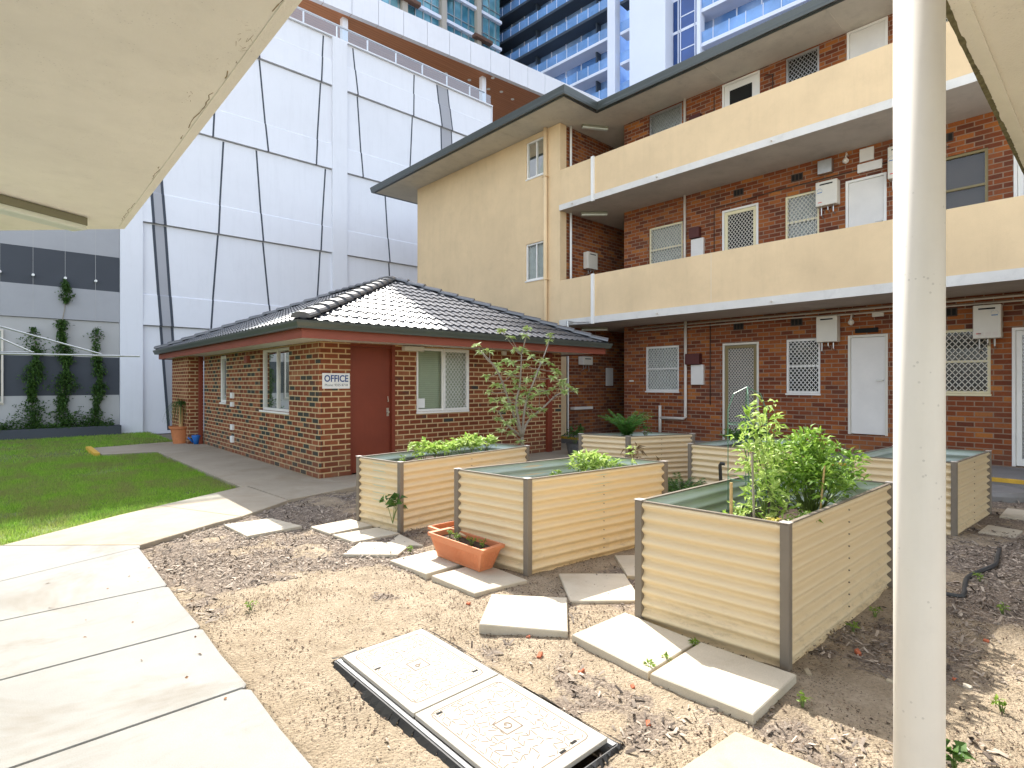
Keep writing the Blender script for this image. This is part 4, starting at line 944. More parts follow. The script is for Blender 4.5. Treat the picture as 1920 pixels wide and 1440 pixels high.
def window(P, u0, u1, z0, z1, parent, frame='white', mull=True, grl=None, back='curtain', depth=0.07, fw=0.045, sill=True, proud=0.0, gstep=0.085, gw=0.011, name='window', transom=False):
    g = MB(); o0, o1 = -depth, -depth+0.05+proud
    pbox(g, P, u0, u0+fw, z0, z1, o0, o1); pbox(g, P, u1-fw, u1, z0, z1, o0, o1)
    pbox(g, P, u0+fw, u1-fw, z0, z0+fw, o0, o1); pbox(g, P, u0+fw, u1-fw, z1-fw, z1, o0, o1)
    if mull: um = (u0+u1)/2; pbox(g, P, um-fw*0.4, um+fw*0.4, z0+fw, z1-fw, o0, o1-0.004)
    if transom: zm = z0+(z1-z0)*0.5; pbox(g, P, u0+fw, u1-fw, zm-0.02, zm+0.02, o0, o1-0.008)
    f = g.build(name, M[frame], parent, bevel=0.003)
    g = MB(); g.quad(P(u0+fw, z0+fw, o0+0.015), P(u1-fw, z0+fw, o0+0.015), P(u1-fw, z1-fw, o0+0.015), P(u0+fw, z1-fw, o0+0.015)); g.build('pane', M['glass'], f)
    if back == 'void':
        g = MB(); g.quad(P(u0, z0, -0.35), P(u1, z0, -0.35), P(u1, z1, -0.35), P(u0, z1, -0.35))
        for (a, b, c, d) in ((u0, z0, u1, z0), (u1, z0, u1, z1), (u1, z1, u0, z1), (u0, z1, u0, z0)): g.quad(P(a, b, -depth), P(c, d, -depth), P(c, d, -0.35), P(a, b, -0.35))
        g.build('reveal', M['void'], f)
    else:
        g = MB(); n = 24
        if back == 'curtain':
            for i in range(n):
                a = u0+(u1-u0)*i/n; b = u0+(u1-u0)*(i+1)/n; da = -0.11-0.02*(i % 2); db = -0.11-0.02*((i+1) % 2); g.quad(P(a, z0, da), P(b, z0, db), P(b, z1, db), P(a, z1, da))
        else: g.quad(P(u0, z0, -0.12), P(u1, z0, -0.12), P(u1, z1, -0.12), P(u0, z1, -0.12))
        g.build('curtain' if back == 'curtain' else 'blind', M[back], f)
    if grl: grille(P, u0+fw*0.7, u1-fw*0.7, z0+fw*0.7, z1-fw*0.7, o1+0.006, gstep, gw, grl, f)
    if sill: g = MB(); pbox(g, P, u0-0.01, u1+0.01, z0-0.035, z0-0.002, -depth, 0.02); g.build('sill', M[frame], f)
    return f
def door(P, u0, u1, z0, z1, parent, frame='white', leafm='doorwhite', grl=None, handle_u=None, fw=0.045, back='void', gstep=0.075):
    g = MB(); pbox(g, P, u0, u0+fw, z0, z1, -0.10, 0.012); pbox(g, P, u1-fw, u1, z0, z1, -0.10, 0.012); pbox(g, P, u0+fw, u1-fw, z1-fw, z1, -0.10, 0.012)
    f = g.build('door', M[frame], parent, bevel=0.003)
    a, b, c, d = u0+fw+0.004, u1-fw-0.004, z0+0.012, z1-fw-0.005
    if grl:
        g = MB(); k = 0.07
        pbox(g, P, a, a+k, c, d, -0.045, -0.012); pbox(g, P, b-k, b, c, d, -0.045, -0.012); pbox(g, P, a+k, b-k, c, c+k*1.6, -0.045, -0.012); pbox(g, P, a+k, b-k, d-k, d, -0.045, -0.012)
        lf = g.build('screen_frame', M[leafm], f, bevel=0.003)
        grille(P, a+k, b-k, c+k*1.6, d-k, -0.02, gstep, 0.011, grl, lf)
        g = MB(); g.quad(P(a, c, -0.075), P(b, c, -0.075), P(b, d, -0.075), P(a, d, -0.075)); g.build('fly_mesh', M[back], lf)
    else:
        g = MB(); pbox(g, P, a, b, c, d, -0.05, -0.008); lf = g.build('door_leaf', M[leafm], f, bevel=0.003)
    if handle_u is not None:
        g = MB(); zc = z0+1.02; g.tube([P(handle_u, zc, -0.01), P(handle_u, zc, 0.05), P(handle_u-0.10*(1 if handle_u > (u0+u1)/2 else -1), zc, 0.05)], 0.010, 8); g.build('handle', M['steel'], lf)
    return f

# ------------------------------------------------------------ the office
XO, YO, XR, YF = 3.64, 8.48, 9.20, 15.30
off = thing('office_building', 'small red brick office with hipped charcoal tile roof and red fascia', 'office', ((XO+XR)/2, (YO+YF)/2, 0))
PF = PY(YO); PL = PX(XO)
g = MB(); rc = 0.035
wall(g, PF, XO+rc, XR, -0.12, 2.2, [(4.16, 4.99, -0.12, 2.15), (5.42, 6.58, 0.985, 2.13)], 0.13)
g.quad((XR, YO, -0.12), (XR, YF, -0.12), (XR, YF, 2.2), (XR, YO, 2.2)); g.quad((XO+0.2, YF, -0.12), (XR, YF, -0.12), (XR, YF, 2.2), (XO+0.2, YF, 2.2))
g.build('front_wall', M['obrick'], off)
g = MB(); wall(g, PL, YO+rc, YF, -0.12, 2.2, [(9.74, 11.21, 0.985, 2.13), (13.45, 13.90, 1.06, 2.11)], 0.10)
for k in range(4):
    a0, a1 = pi/2*k/4, pi/2*(k+1)/4; c0 = (XO+rc-rc*cos(a0), YO+rc-rc*sin(a0)); c1 = (XO+rc-rc*cos(a1), YO+rc-rc*sin(a1))
    g.quad((c0[0], c0[1], -0.12), (c1[0], c1[1], -0.12), (c1[0], c1[1], 2.2), (c0[0], c0[1], 2.2))
g.build('side_wall', M['obrick_side'], off)
g = MB(); g.box(3.32, 3.66, 15.45, 17.2, -0.12, 2.2); g.build('porch_pier', M['obrick'], off)
g = MB(); g.box(3.52, 3.60, 15.26, 15.34, 0.0, 2.15); g.build('porch_post', M['reddoor'], off, bevel=0.004)
g = MB(); g.box(8.70, 8.83, YO-0.09, YO-0.002, 0.0, 2.15); g.build('downpipe', M['reddoor'], off, bevel=0.01)
g = MB(); g.box(5.42+0, 6.58, YO+0.4, YO+0.42, 0.9, 2.2); g.build('room_back', M['void'], off)
# door
g = MB(); pbox(g, PF, 4.16, 4.20, 0, 2.15, -0.12, -0.03); pbox(g, PF, 4.93, 4.99, 0, 2.15, -0.12, 0.0); pbox(g, PF, 4.20, 4.93, 2.10, 2.15, -0.12, -0.03)
dr = g.build('door', M['reddoor'], off, bevel=0.003)
g = MB(); pbox(g, PF, 4.202, 4.928, 0.01, 2.098, -0.115, -0.075); lf = g.build('door_leaf', M['reddoor'], dr, bevel=0.003)
g = MB(); pbox(g, PF, 4.86, 4.90, 0.93, 1.07, -0.075, -0.065); g.tube([PF(4.88, 1.18, -0.075), PF(4.88, 1.18, -0.04), PF(4.865, 1.27, -0.035)], 0.007, 6); g.tube([PF(4.88, 1.0, -0.075), PF(4.88, 1.0, -0.03)], 0.018, 10); g.build('handle', M['steel'], lf)
# front window: open sliding pane left, grille right
wf = window(PF, 5.42, 6.58, 0.985, 2.13, off, mull=True, grl=None, back='blind', depth=0.06)
grille(PF, 6.03, 6.54, 1.03, 2.09, 0.006, 0.075, 0.010, 'white', wf)
g = MB(); pbox(g, PF, 6.00, 6.045, 0.985, 2.13, -0.02, 0.012); pbox(g, PF, 6.535, 6.59, 0.985, 2.13, -0.02, 0.012); pbox(g, PF, 6.045, 6.535, 0.985, 1.035, -0.02, 0.012); pbox(g, PF, 6.045, 6.535, 2.075, 2.13, -0.02, 0.012); g.build('grille_frame', M['white'], wf, bevel=0.003)
g = MB(); pbox(g, PF, 5.45, 5.62, 1.05, 1.22, -0.045, -0.040); g.build('paper_notice', M['signwhite'], wf)
window(PL, 9.74, 11.21, 0.985, 2.13, off, mull=True, back='blind', depth=0.10)
window(PL, 13.45, 13.90, 1.06, 2.11, off, mull=False, back='blind', depth=0.06, fw=0.06)
g = MB(); pbox(g, PF, 5.12, 5.52, 2.06, 2.14, 0.0, 0.10); lt = g.build('floodlight', M['offwhite'])
tag(lt, 'white exterior light under the office eave left of the window', 'light')
# sign
sg = thing('office_sign', 'white OFFICE sign beside the red door', 'sign', (3.915, YO-0.005, 1.41))
g = MB(); pbox(g, PF, 3.685, 4.145, 1.41, 1.655, 0.002, 0.010); g.build('sign_board', M['signwhite'], sg, bevel=0.001)
textmesh('OFFICE', 0.175, M['inktext'], (3.915, YO-0.012, 1.565), (pi/2, 0, 0), 'lettering', sg, 0.0015, bold=0.0035).scale = (0.72, 0.85, 1)
textmesh('Phone: 9325 8718', 0.06, M['greytext'], (3.915, YO-0.012, 1.465), (pi/2, 0, 0), 'phone_number', sg, 0.001).scale = (0.88, 0.9, 1)
# small fittings on the side wall
for (z, h_, lab) in ((1.17, 0.12, 'white weatherproof socket box highest on the office side wall'), (0.99, 0.10, 'white tap box just below the highest box on the office side wall'), (0.49, 0.12, 'white box low on the office side wall, upper of two'), (0.22, 0.14, 'white box lowest on the office side wall near the path')):
    g = MB(); pbox(g, PL, 12.85, 12.99, z, z+h_, 0.0, 0.05); pbox(g, PL, 12.89, 12.95, z+0.02, z+h_*0.5, 0.05, 0.06); tag(g.build('socket_box', M['signwhite'], bevel=0.006), lab, 'socket box')
g = MB(); pbox(g, PL, 11.80, 11.98, 1.90, 2.05, 0.0, 0.07); tag(g.build('alarm_box', M['fascia'], bevel=0.01), 'red alarm box high on the office side wall under the eave', 'alarm')
g = MB(); pbox(g, PF, 7.42, 7.52, 2.06, 2.14, 0.0, 0.06); tag(g.build('sensor', M['offwhite'], bevel=0.01), 'small white sensor under the eave right of the grilled window', 'sensor')
# roof: eave rectangle, fascia, gutter, soffit, tiles
ex0, ex1, ey0, ey1 = 3.08, 9.88, 7.77, 17.6
g = MB(); g.quad((ex0, ey0, 2.16), (ex1, ey0, 2.16), (ex1, ey1, 2.16), (ex0, ey1, 2.16)); g.build('eave_lining', M['white'], off)
g = MB()
for a in ((ex0, ex1, ey0, ey0+0.02), (ex0, ex0+0.02, ey0+0.02, ey1), (ex1-0.02, ex1, ey0+0.02, ey1), (ex0+0.02, ex1-0.02, ey1-0.02, ey1)): g.box(a[0], a[1], a[2], a[3], 2.135, 2.30)
g.build('fascia', M['fascia'], off)
def gutter(path, zb, zt, wd, mat, parent, closed=True):
    # quad profile: back at the path, front lip outward; path = list of (outer corner, outward dir)
    g = MB(); n = len(path)
    prof = [(0.0, zb+0.01), (wd*0.75, zb), (wd*0.8, zb+0.03), (wd, zt-0.03), (wd*1.04, zt), (wd*0.92, zt), (wd*0.86, zb+0.05), (0.01, zb+0.04)]
    for i in range(n-1 if not closed else n):
        (p, d), (q, e) = path[i], path[(i+1) % n]
        A = [(p[0]+d[0]*o, p[1]+d[1]*o, z) for o, z in prof]; B = [(q[0]+e[0]*o, q[1]+e[1]*o, z) for o, z in prof]
        for k in range(len(prof)-1): g.quad(A[k], B[k], B[k+1], A[k+1])
    return g.build('gutter', mat, parent)
gutter([((ex0, ey0), (-1, -1)), ((ex1, ey0), (1, -1)), ((ex1, ey1), (1, 1)), ((ex0, ey1), (-1, 1))], 2.265, 2.375, 0.115, M['ogutter'], off)
tx0, tx1, ty0, ty1, tz = ex0-0.05, ex1+0.05, ey0-0.05, ey1+0.05, 2.36
run = (tx1-tx0)/2; rise = 1.46; pitch = math.atan2(rise, run); RH = tz+rise
def tiles(A, a, hdir, Lfun, Rfun, name, vmax):
    # A eave start, a along eave, hdir horizontal up-slope direction; Lfun/Rfun(v_h) limits of u at horizontal run v_h
    A = Vector(A); a = Vector(a); h = Vector(hdir); n = Vector((-h.x*sin(pitch), -h.y*sin(pitch), cos(pitch))); s = Vector((h.x*cos(pitch), h.y*cos(pitch), sin(pitch)))
    cs = 0.33; roll = 0.165; V = []; F = []; nb = 0; slope_len = vmax/cos(pitch); k = 0; du = roll/8
    while k*cs < slope_len-0.02:
        v0 = k*cs; v1 = min((k+1)*cs+0.01, slope_len); off_u = 0.0
        l0, r0, l1, r1 = Lfun(v0*cos(pitch)), Rfun(v0*cos(pitch)), Lfun(v1*cos(pitch)), Rfun(v1*cos(pitch))
        m = int((r0-l0)/du)+2
        rows = []
        for (v, l, r_, ex) in ((v0, l0, r0, 0.0), (v0, l0, r0, 0.036), (v1, l1, r1, 0.016)):
            row = []
            for i in range(m):
                u0 = l0+i*du; u = min(max(u0, l), r_); ph = (u % roll)/roll; hh = 0.022*(sin(pi*min(1, ph/0.62))**0.8 if ph < 0.62 else 0.0)
                p = A+a*u+s*v+n*(hh+ex if ex else hh*0.4-0.005); row.append(len(V)); V.append(tuple(p))
            rows.append(row)
        for q in range(2):
            for i in range(m-1): F.append((rows[q][i], rows[q][i+1], rows[q+1][i+1], rows[q+1][i]))
        k += 1
    me = bpy.data.meshes.new(name); o3 = WL[off]; me.from_pydata([(x-o3.x, y-o3.y, z-o3.z) for x, y, z in V], [], F); me.materials.append(M['tile']); me.update()
    o = bpy.data.objects.new(name, me); COL.objects.link(o); o.parent = off; WL[o] = o3; return o
W_ = tx1-tx0
tiles((tx0, ty0, tz), (1, 0, 0), (0, 1, 0), lambda v: v, lambda v: W_-v, 'front_roof_slope', run)
D_ = ty1-ty0
tiles((tx0, ty1, tz), (0, -1, 0), (1, 0, 0), lambda v: v, lambda v: D_-v, 'side_roof_slope', run)
g = MB(); xm = (tx0+tx1)/2
g.add([(tx1, ty0, tz), (tx1, ty1, tz), (xm, ty1-run, RH), (xm, ty0+run, RH)], [(0, 1, 2, 3)]); g.add([(tx1, ty1, tz), (tx0, ty1, tz), (xm, ty1-run, RH)], [(0, 1, 2)])
g.build('rear_roof_slope', M['tile'], off)
def caps(a, b, name):
    a = Vector(a); b = Vector(b); L = (b-a).length; d = (b-a).normalized(); n = int(L/0.42)+1; g = MB(); side = d.cross(Vector((0, 0, 1))).normalized(); up = side.cross(d)
    for i in range(n):
        p = a+d*(i*L/n); q = a+d*((i+1)*L/n+0.04); rows = []
        for (c, r_, lift) in ((p, 0.145, 0.045), (q, 0.125, 0.02)):
            rows.append([c+side*(r_*cos(t))+up*(r_*0.55*sin(t)+lift-0.02) for t in np.linspace(-0.15, pi+0.15, 9)])
        for k in range(8): g.quad(rows[0][k], rows[0][k+1], rows[1][k+1], rows[1][k])
        g.add([r for r in rows[0]], [tuple(range(9))])
    return g.build(name, M['tilecap'], off)
caps((tx0+0.03, ty0+0.03, tz+0.04), (xm, ty0+run, RH+0.03), 'hip_cap'); caps((tx1-0.03, ty0+0.03, tz+0.04), (xm, ty0+run, RH+0.03), 'hip_cap')
caps((tx0+0.03, ty1-0.03, tz+0.04), (xm, ty1-run, RH+0.03), 'hip_cap'); caps((xm, ty1-run, RH+0.03), (xm, ty0+run, RH+0.03), 'ridge_cap')

# potted palm, blue can, small pot
g = MB(); pc = (3.25, 15.85, 0.0)
pt = thing('plant_pot', 'large terracotta pot on the path end beyond the office', 'pot', pc)
g.lathe(pc, [(0.0, 0.0), (0.17, 0.0), (0.225, 0.36), (0.26, 0.37), (0.265, 0.43), (0.24, 0.43), (0.235, 0.38), (0.0, 0.37)], 28); g.build('pot_body', M['terra2'], pt, smooth=False)
pr = thing('ponytail_palm', 'thin leaved palm with stubby trunk growing in the large pot', 'plant', (3.25, 15.85, 0.37))
g = MB(); g.tube([(3.25, 15.85, 0.36), (3.25, 15.85, 0.6), (3.25, 15.84, 0.90)], [0.05, 0.045, 0.035], 8); g.build('trunk', M['bamboo'], pr)
g = MB(); r = random.Random(1)
for i in range(60):
    a = r.uniform(0, 2*pi); L = r.uniform(0.3, 0.62); top = Vector((3.25, 15.84, 0.92)); pts = []
    for q in range(7):
        t = q/6; pts.append(top+Vector((cos(a)*L*0.75*t, sin(a)*L*0.75*t, 0.26*sin(pi*min(1, t*0.75))-0.62*t*t*r.uniform(0.8, 1.0))))
    for q in range(6):
        sd = Vector((-sin(a), cos(a), 0))*0.013*(1-q/7); g.quad(pts[q]-sd, pts[q]+sd, pts[q+1]+sd*0.8, pts[q+1]-sd*0.8)
for i in range(16):
    a = r.uniform(0, 2*pi); p = Vector((3.25, 15.84, 0.88)); leaf(g, p, (cos(a)*0.3, sin(a)*0.3, 1), 0.28, 0.02, 0.1)
g.build('leaves', M['vine'], pr)
g = MB(); g.lathe((3.47, 15.32, 0.0), [(0.0, 0), (0.055, 0), (0.075, 0.10), (0.10, 0.18), (0.10, 0.22), (0.085, 0.22), (0.0, 0.1)], 14); g.tube([(3.40, 15.32, 0.05), (3.33, 15.34, 0.14), (3.30, 15.36, 0.17)], 0.02, 8)
tag(g.build('watering_can', M['blue'], smooth=True), 'blue plastic watering can by the brick pier of the office', 'watering can')
g = MB(); pc = (8.85, 7.75, 0.0); pt = thing('plant_pot', 'dark pot with a leafy plant behind the middle bed near the walkway', 'pot', pc)
g.lathe(pc, [(0, 0), (0.15, 0), (0.20, 0.24), (0.22, 0.25), (0.20, 0.25), (0, 0.2)], 20); g.build('pot_body', M['pitrim'], pt)
lowplant(8.85, 7.75, 0.2, 0.35, 0.2, 120, 0.09, 0.05, M['leafdark'], 'potted_plant', 'dark leafy plant growing in the dark pot', 'plant', None, 1, 9)

# ------------------------------------------------------------ apartment block
XP, XW = 10.55, 11.90
apt = thing('apartment_block', 'three storey cream and red brick apartment block with long access balconies', 'apartment building', (11.5, 6.0, 0))
PG, PW = PX(XP), PX(XW)
YE, YR = 9.76, -9.0     # gable wall starts at YE; balconies run to YR
YG = 16.45
g = MB(); wall(g, PG, YE, YG, -0.12, 8.19, [(10.28, 11.02, 7.05, 8.05), (10.26, 11.04, 4.28, 5.28)], 0.12)
g.quad((XP, YG, -0.12), (XP, YG, 8.19), (16, YG, 8.19), (16, YG, -0.12)); g.quad((XP, YE, -0.12), (XP+0.24, YE, -0.12), (XP+0.24, YE, 8.19), (XP, YE, 8.19))
g.build('gable_wall', M['cream'], apt)
window(PG, 10.28, 11.02, 7.05, 8.05, apt, back='blind', depth=0.08); window(PG, 10.26, 11.04, 4.28, 5.28, apt, back='curtain', depth=0.08)
# cross wall by the stairs and stair void
PC = PY(YE+0.02)
g = MB(); wall(g, PC, XP+0.24, 16, -0.12, 8.19, [], 0.1); g.quad((14.2, 8.75, -0.12), (14.2, YE, -0.12), (14.2, YE, 8.2), (14.2, 8.75, 8.2)); g.quad((XW, 8.75, -0.12), (16, 8.75, -0.12), (16, 8.75, 8.2), (XW, 8.75, 8.2)); g.build('stair_wall', M['abrick'], apt)
# brick walls: three floors of openings
def op(z): return {0: z, 1: z+2.94, 2: z+5.80}
holes = []
F0, F1_, F2_ = 0.0, 2.945, 5.81
def hz(y0, y1, z0, z1): return (y0, y1, z0, z1)
WIN = {0: [(7.16, 8.09, 1.30, 2.40), (4.04, 4.69, 1.29, 2.39), (1.47, 2.13, 1.32, 2.40)], 1: [(7.06, 7.99, 4.24, 5.35), (4.06, 4.71, 4.24, 5.33), (1.50, 2.13, 4.2, 5.36)], 2: [(7.08, 7.99, 7.1, 8.18), (4.06, 4.70, 7.1, 8.18), (1.50, 2.13, 7.1, 8.18)]}
SCR = {0: (5.25, 6.06, 0.15, 2.38), 1: (5.26, 6.07, 3.12, 5.35), 2: (5.23, 6.07, 6.0, 8.17)}
WD = {0: (2.90, 3.55, 0.53, 2.40), 1: (2.92, 3.59, 3.45, 5.35), 2: (2.90, 3.57, 6.3, 8.185)}
GD = {0: (0.30, 1.21, 0.17, 2.38), 1: (0.30, 1.19, 3.12, 5.33), 2: (0.30, 1.21, 6.0, 8.17)}
holes = [h for k in WIN for h in WIN[k]]+list(SCR.values())+list(WD.values())+list(GD.values())
g = MB(); wall(g, PW, YR, 8.75, -0.12, 8.195, holes, 0.11); g.quad((XW, 8.75, -0.12), (XW+0.3, 8.75, -0.12), (XW+0.3, 8.75, 8.2), (XW, 8.75, 8.2)); g.build('brick_wall', M['abrick'], apt)
for k in range(3):
    fr = ['white', 'creamframe', 'metal'][k]; gr = ['white', 'offwhite', 'metal'][k]
    window(PW, *WIN[k][0], apt, frame=fr, mull=False, grl=gr, back='curtain', transom=True, gstep=0.078, gw=0.012)
    window(PW, *WIN[k][1], apt, frame=fr, mull=False, grl=gr, back='void' if k != 1 else 'curtain', transom=True, gstep=0.078, gw=0.012)
    window(PW, *WIN[k][2], apt, frame='creamframe' if k == 0 else ('bronze' if k == 1 else 'metal'), mull=False, grl=None if k == 1 else 'offwhite', back='void' if k != 1 else 'vent', transom=True, sill=(k == 0), gstep=0.085, gw=0.012)
    if k == 0: door(PW, *SCR[0], apt, 'offwhite', 'bronze', 'pipe', None, back='gmesh', gstep=0.065)
    elif k == 1: door(PW, *SCR[1], apt, 'white', 'creamframe', 'offwhite', None, back='void')
    else: door(PW, *SCR[2], apt, 'white', 'white', None, None)
    if k == 2:
        g = MB(); pbox(g, PW, 5.40, 5.90, 6.9, 7.98, -0.012, -0.004); g.build('door_pane', M['void'], apt)
    door(PW, *WD[k], apt, 'offwhite' if k == 0 else 'white', 'doorwhite', None, 2.98 if k != 1 else 2.99)
    door(PW, *GD[k], apt, 'white', 'white', 'metal', None, back='curtain')
# slabs, parapets
for (zu, zt_, zpt) in ((2.95, 3.11, 4.13), (5.92, 6.06, 6.97)):
    g = MB(); g.box(XP-0.02, XW-0.001, YR, YE-0.002, zu, zt_-0.002); g.box(XW-0.001, 14.2, 8.751, YE-0.002, zu, zt_-0.002); g.build('balcony_slab', M['slabunder'], apt)
    g = MB(); g.box(XP-0.035, XP-0.021, YR, YE, zu-0.001, zt_); g.build('slab_edge', M['slabedge'], apt)
    g = MB(); g.box(XP-0.0, XP+0.11, YR, YE-0.001, zt_, zpt); g.build('parapet', M['cream'], apt, bevel=0.006)
    yy = 9.3
    while yy > YR: g = MB(); g.tube([(XP-0.02, yy, zu+0.07), (XP-0.10, yy, zu+0.055)], 0.014, 8); g.build('drain_spout', M['pipe'], apt); yy -= 2.45
g = MB()
for (yy, zu, zt_, zpt) in ((5.62, 0, 3.11, 4.13),): g.box(XP-0.0015, XP+0.05, yy-0.003, yy+0.003, zt_, zpt)
g.build('control_joint', M['pipe'], apt)
# soffit, roof gutter with jog
g = MB(); g.quad((9.64, 8.80, 8.20), (16, 8.80, 8.20), (16, 17.75, 8.20), (9.64, 17.75, 8.20)); g.quad((10.84, YR, 8.20), (16, YR, 8.20), (16, 8.80, 8.20), (10.84, 8.80, 8.20)); g.build('soffit', M['soffit'], apt)
for yy in (1.2, 3.6, 6.0, 11.2, 13.6, 16.0): g = MB(); g.box(9.66 if yy > 9 else 10.86, XP-0.01 if yy > 9 else XW-0.01, yy-0.012, yy+0.012, 8.193, 8.1995); g.build('soffit_joint', M['soffit'], apt)
gutter([((10.84, YR), (-1, 0)), ((10.84, 8.80), (-1, -1)), ((9.64, 8.80), (-1, -1)), ((9.64, 17.75), (-1, 1)), ((16, 17.75), (0, 1))], 8.19, 8.37, 0.13, M['gutter'], apt, closed=False)
g = MB(); g.box(10.82, 10.85, YR, 8.80, 8.18, 8.34); g.box(9.62, 10.82, 8.78, 8.81, 8.18, 8.34); g.box(9.62, 9.65, 8.81, 17.77, 8.18, 8.34); g.build('fascia', M['gutter'], apt)
g = MB(); rz = lambda d: 8.37+d*0.26
g.add([(9.56, 8.72, 8.36), (9.56, 17.8, 8.36), (13, 14.3, rz(3.4)), (13, 12.2, rz(3.4))], [(0, 1, 2, 3)]); g.add([(10.76, YR, 8.36), (10.76, 8.72, 8.36), (14.6, 8.72, rz(3.8)), (14.6, YR, rz(3.8))], [(0, 1, 2, 3)])
g.add([(9.56, 17.8, 8.36), (16, 17.8, 8.36), (16, 14.3, rz(3.4)), (13, 14.3, rz(3.4))], [(0, 1, 2, 3)]); g.add([(9.56, 8.72, 8.36), (13, 12.2, rz(3.4)), (16, 12.2, rz(3.4)), (16, 8.72, 8.36)], [(0, 1, 2, 3)])
g.build('roof', M['gutter'], apt)
g = MB()  # closed back so that no light leaks into the rooms
g.box(16, 16.2, YR, YG, -0.12, 8.2); g.box(XW, 16, YR-0.2, YR, -0.12, 8.2); g.build('rear_wall', M['cream'], apt)
# downpipes
def pipe(pts, r, label=None, mat='pipe', name='downpipe', parent=apt):
    g = MB(); g.tube(pts, r, 10); return g.build(name, M[mat], parent, smooth=True)
pipe([(XP-0.07, 10.22, 0), (XP-0.07, 10.22, 8.18)], 0.055, mat='cream')
for z in (1.5, 4.2, 6.9): g = MB(); g.box(XP-0.13, XP-0.002, 10.14, 10.30, z, z+0.02); g.build('pipe_bracket', M['cream'], apt)
for za_, zb_2 in ((2.93, 4.14), (5.90, 6.98)): g = MB(); g.box(XP-0.055, XP-0.002, 8.62, 8.70, za_, zb_2); g.build('conduit', M['white'], apt)
pipe([(XP+0.35, YE-0.06, 3.1), (XP+0.35, YE-0.06, 5.92)], 0.03, mat='white'); pipe([(XP+0.35, YE-0.06, 6.06), (XP+0.35, YE-0.06, 8.18)], 0.03, mat='white')
pipe([(XW-0.06, 6.95, 2.95), (XW-0.06, 6.95, 0.70), (XW-0.06, 7.0, 0.66), (XW-0.06, 7.64, 0.65)], 0.035); pipe([(XW-0.06, 7.64, 0.16), (XW-0.06, 7.64, 0.95)], 0.036)
pipe([(XW-0.06, 6.97, 3.1), (XW-0.06, 6.97, 5.92)], 0.028); pipe([(XW-0.06, 6.97, 6.06), (XW-0.06, 6.97, 8.19)], 0.028)
pipe([(XW-0.05, -6, 2.88), (XW-0.05, 8.4, 2.88)], 0.016); pipe([(XW-0.05, -6, 2.80), (XW-0.05, 3.6, 2.80), (XW-0.05, 4.6, 2.82), (XW-0.05, 8.3, 2.80)], 0.012)
for (yy, za, zb_) in ((6.35, 1.0, 2.9),): pipe([(XW-0.02, yy, za), (XW-0.02, yy, zb_)], 0.010, mat='vent', name='cable')
pipe([(XW-0.03, 6.25, 4.1), (XW-0.03, 6.25, 5.45), (XW-0.03, 4.9, 5.50), (XW-0.03, 2.0, 5.52)], 0.009, mat='vent', name='cable')
pipe([(XW-0.03, 6.25, 7.1), (XW-0.03, 6.25, 8.0)], 0.009, mat='vent', name='cable'); pipe([(XW-0.03, 4.95, 6.97), (XW-0.03, 4.95, 7.95), (XW-0.03, 5.1, 8.0)], 0.009, mat='vent', name='cable')
# vents
for (yy, zz) in ((5.58, 2.73), (4.37, 2.73), (1.9, 2.70), (5.58, 5.67), (4.36, 5.67), (1.95, 5.68)):
    g = MB(); pbox(g, PW, yy, yy+0.23, zz-0.07, zz+0.08, 0.0, 0.008)
    v = g.build('air_vent', M['vent'], apt); g = MB()
    for k in range(3): pbox(g, PW, yy+0.02+0.07*k, yy+0.07+0.07*k, zz-0.05, zz+0.06, 0.008, 0.012)
    g.build('vent_slot', M['void'], v)
# walkway
g = MB(); y = YR
while y < 9.7:
    g.prism([(10.42, y+0.005), (XW, y+0.005), (XW, min(y+1.19, 9.72)), (10.42, min(y+1.19, 9.72))], -0.11, 0.155, bev=0.005); y += 1.2
struct(g.build('walkway', M['concside']))
g = MB(); g.box(10.345, 10.418, YR, 9.72, 0.105, 0.158); struct(g.build('walkway_edge', M['yellow']))
g = MB(); g.box(10.352, 10.418, YR, 9.72, -0.11, 0.104); struct(g.build('walkway_riser', M['concside']))
g = MB(); g.lathe((9.80, 1.22, -0.08), [(0.0, 0.0), (0.40, 0.0), (0.41, 0.12), (0.38, 0.17), (0.0, 0.175)], 28); tag(g.build('round_step', M['concside']), 'round concrete step block beside the yellow edged walkway', 'step')

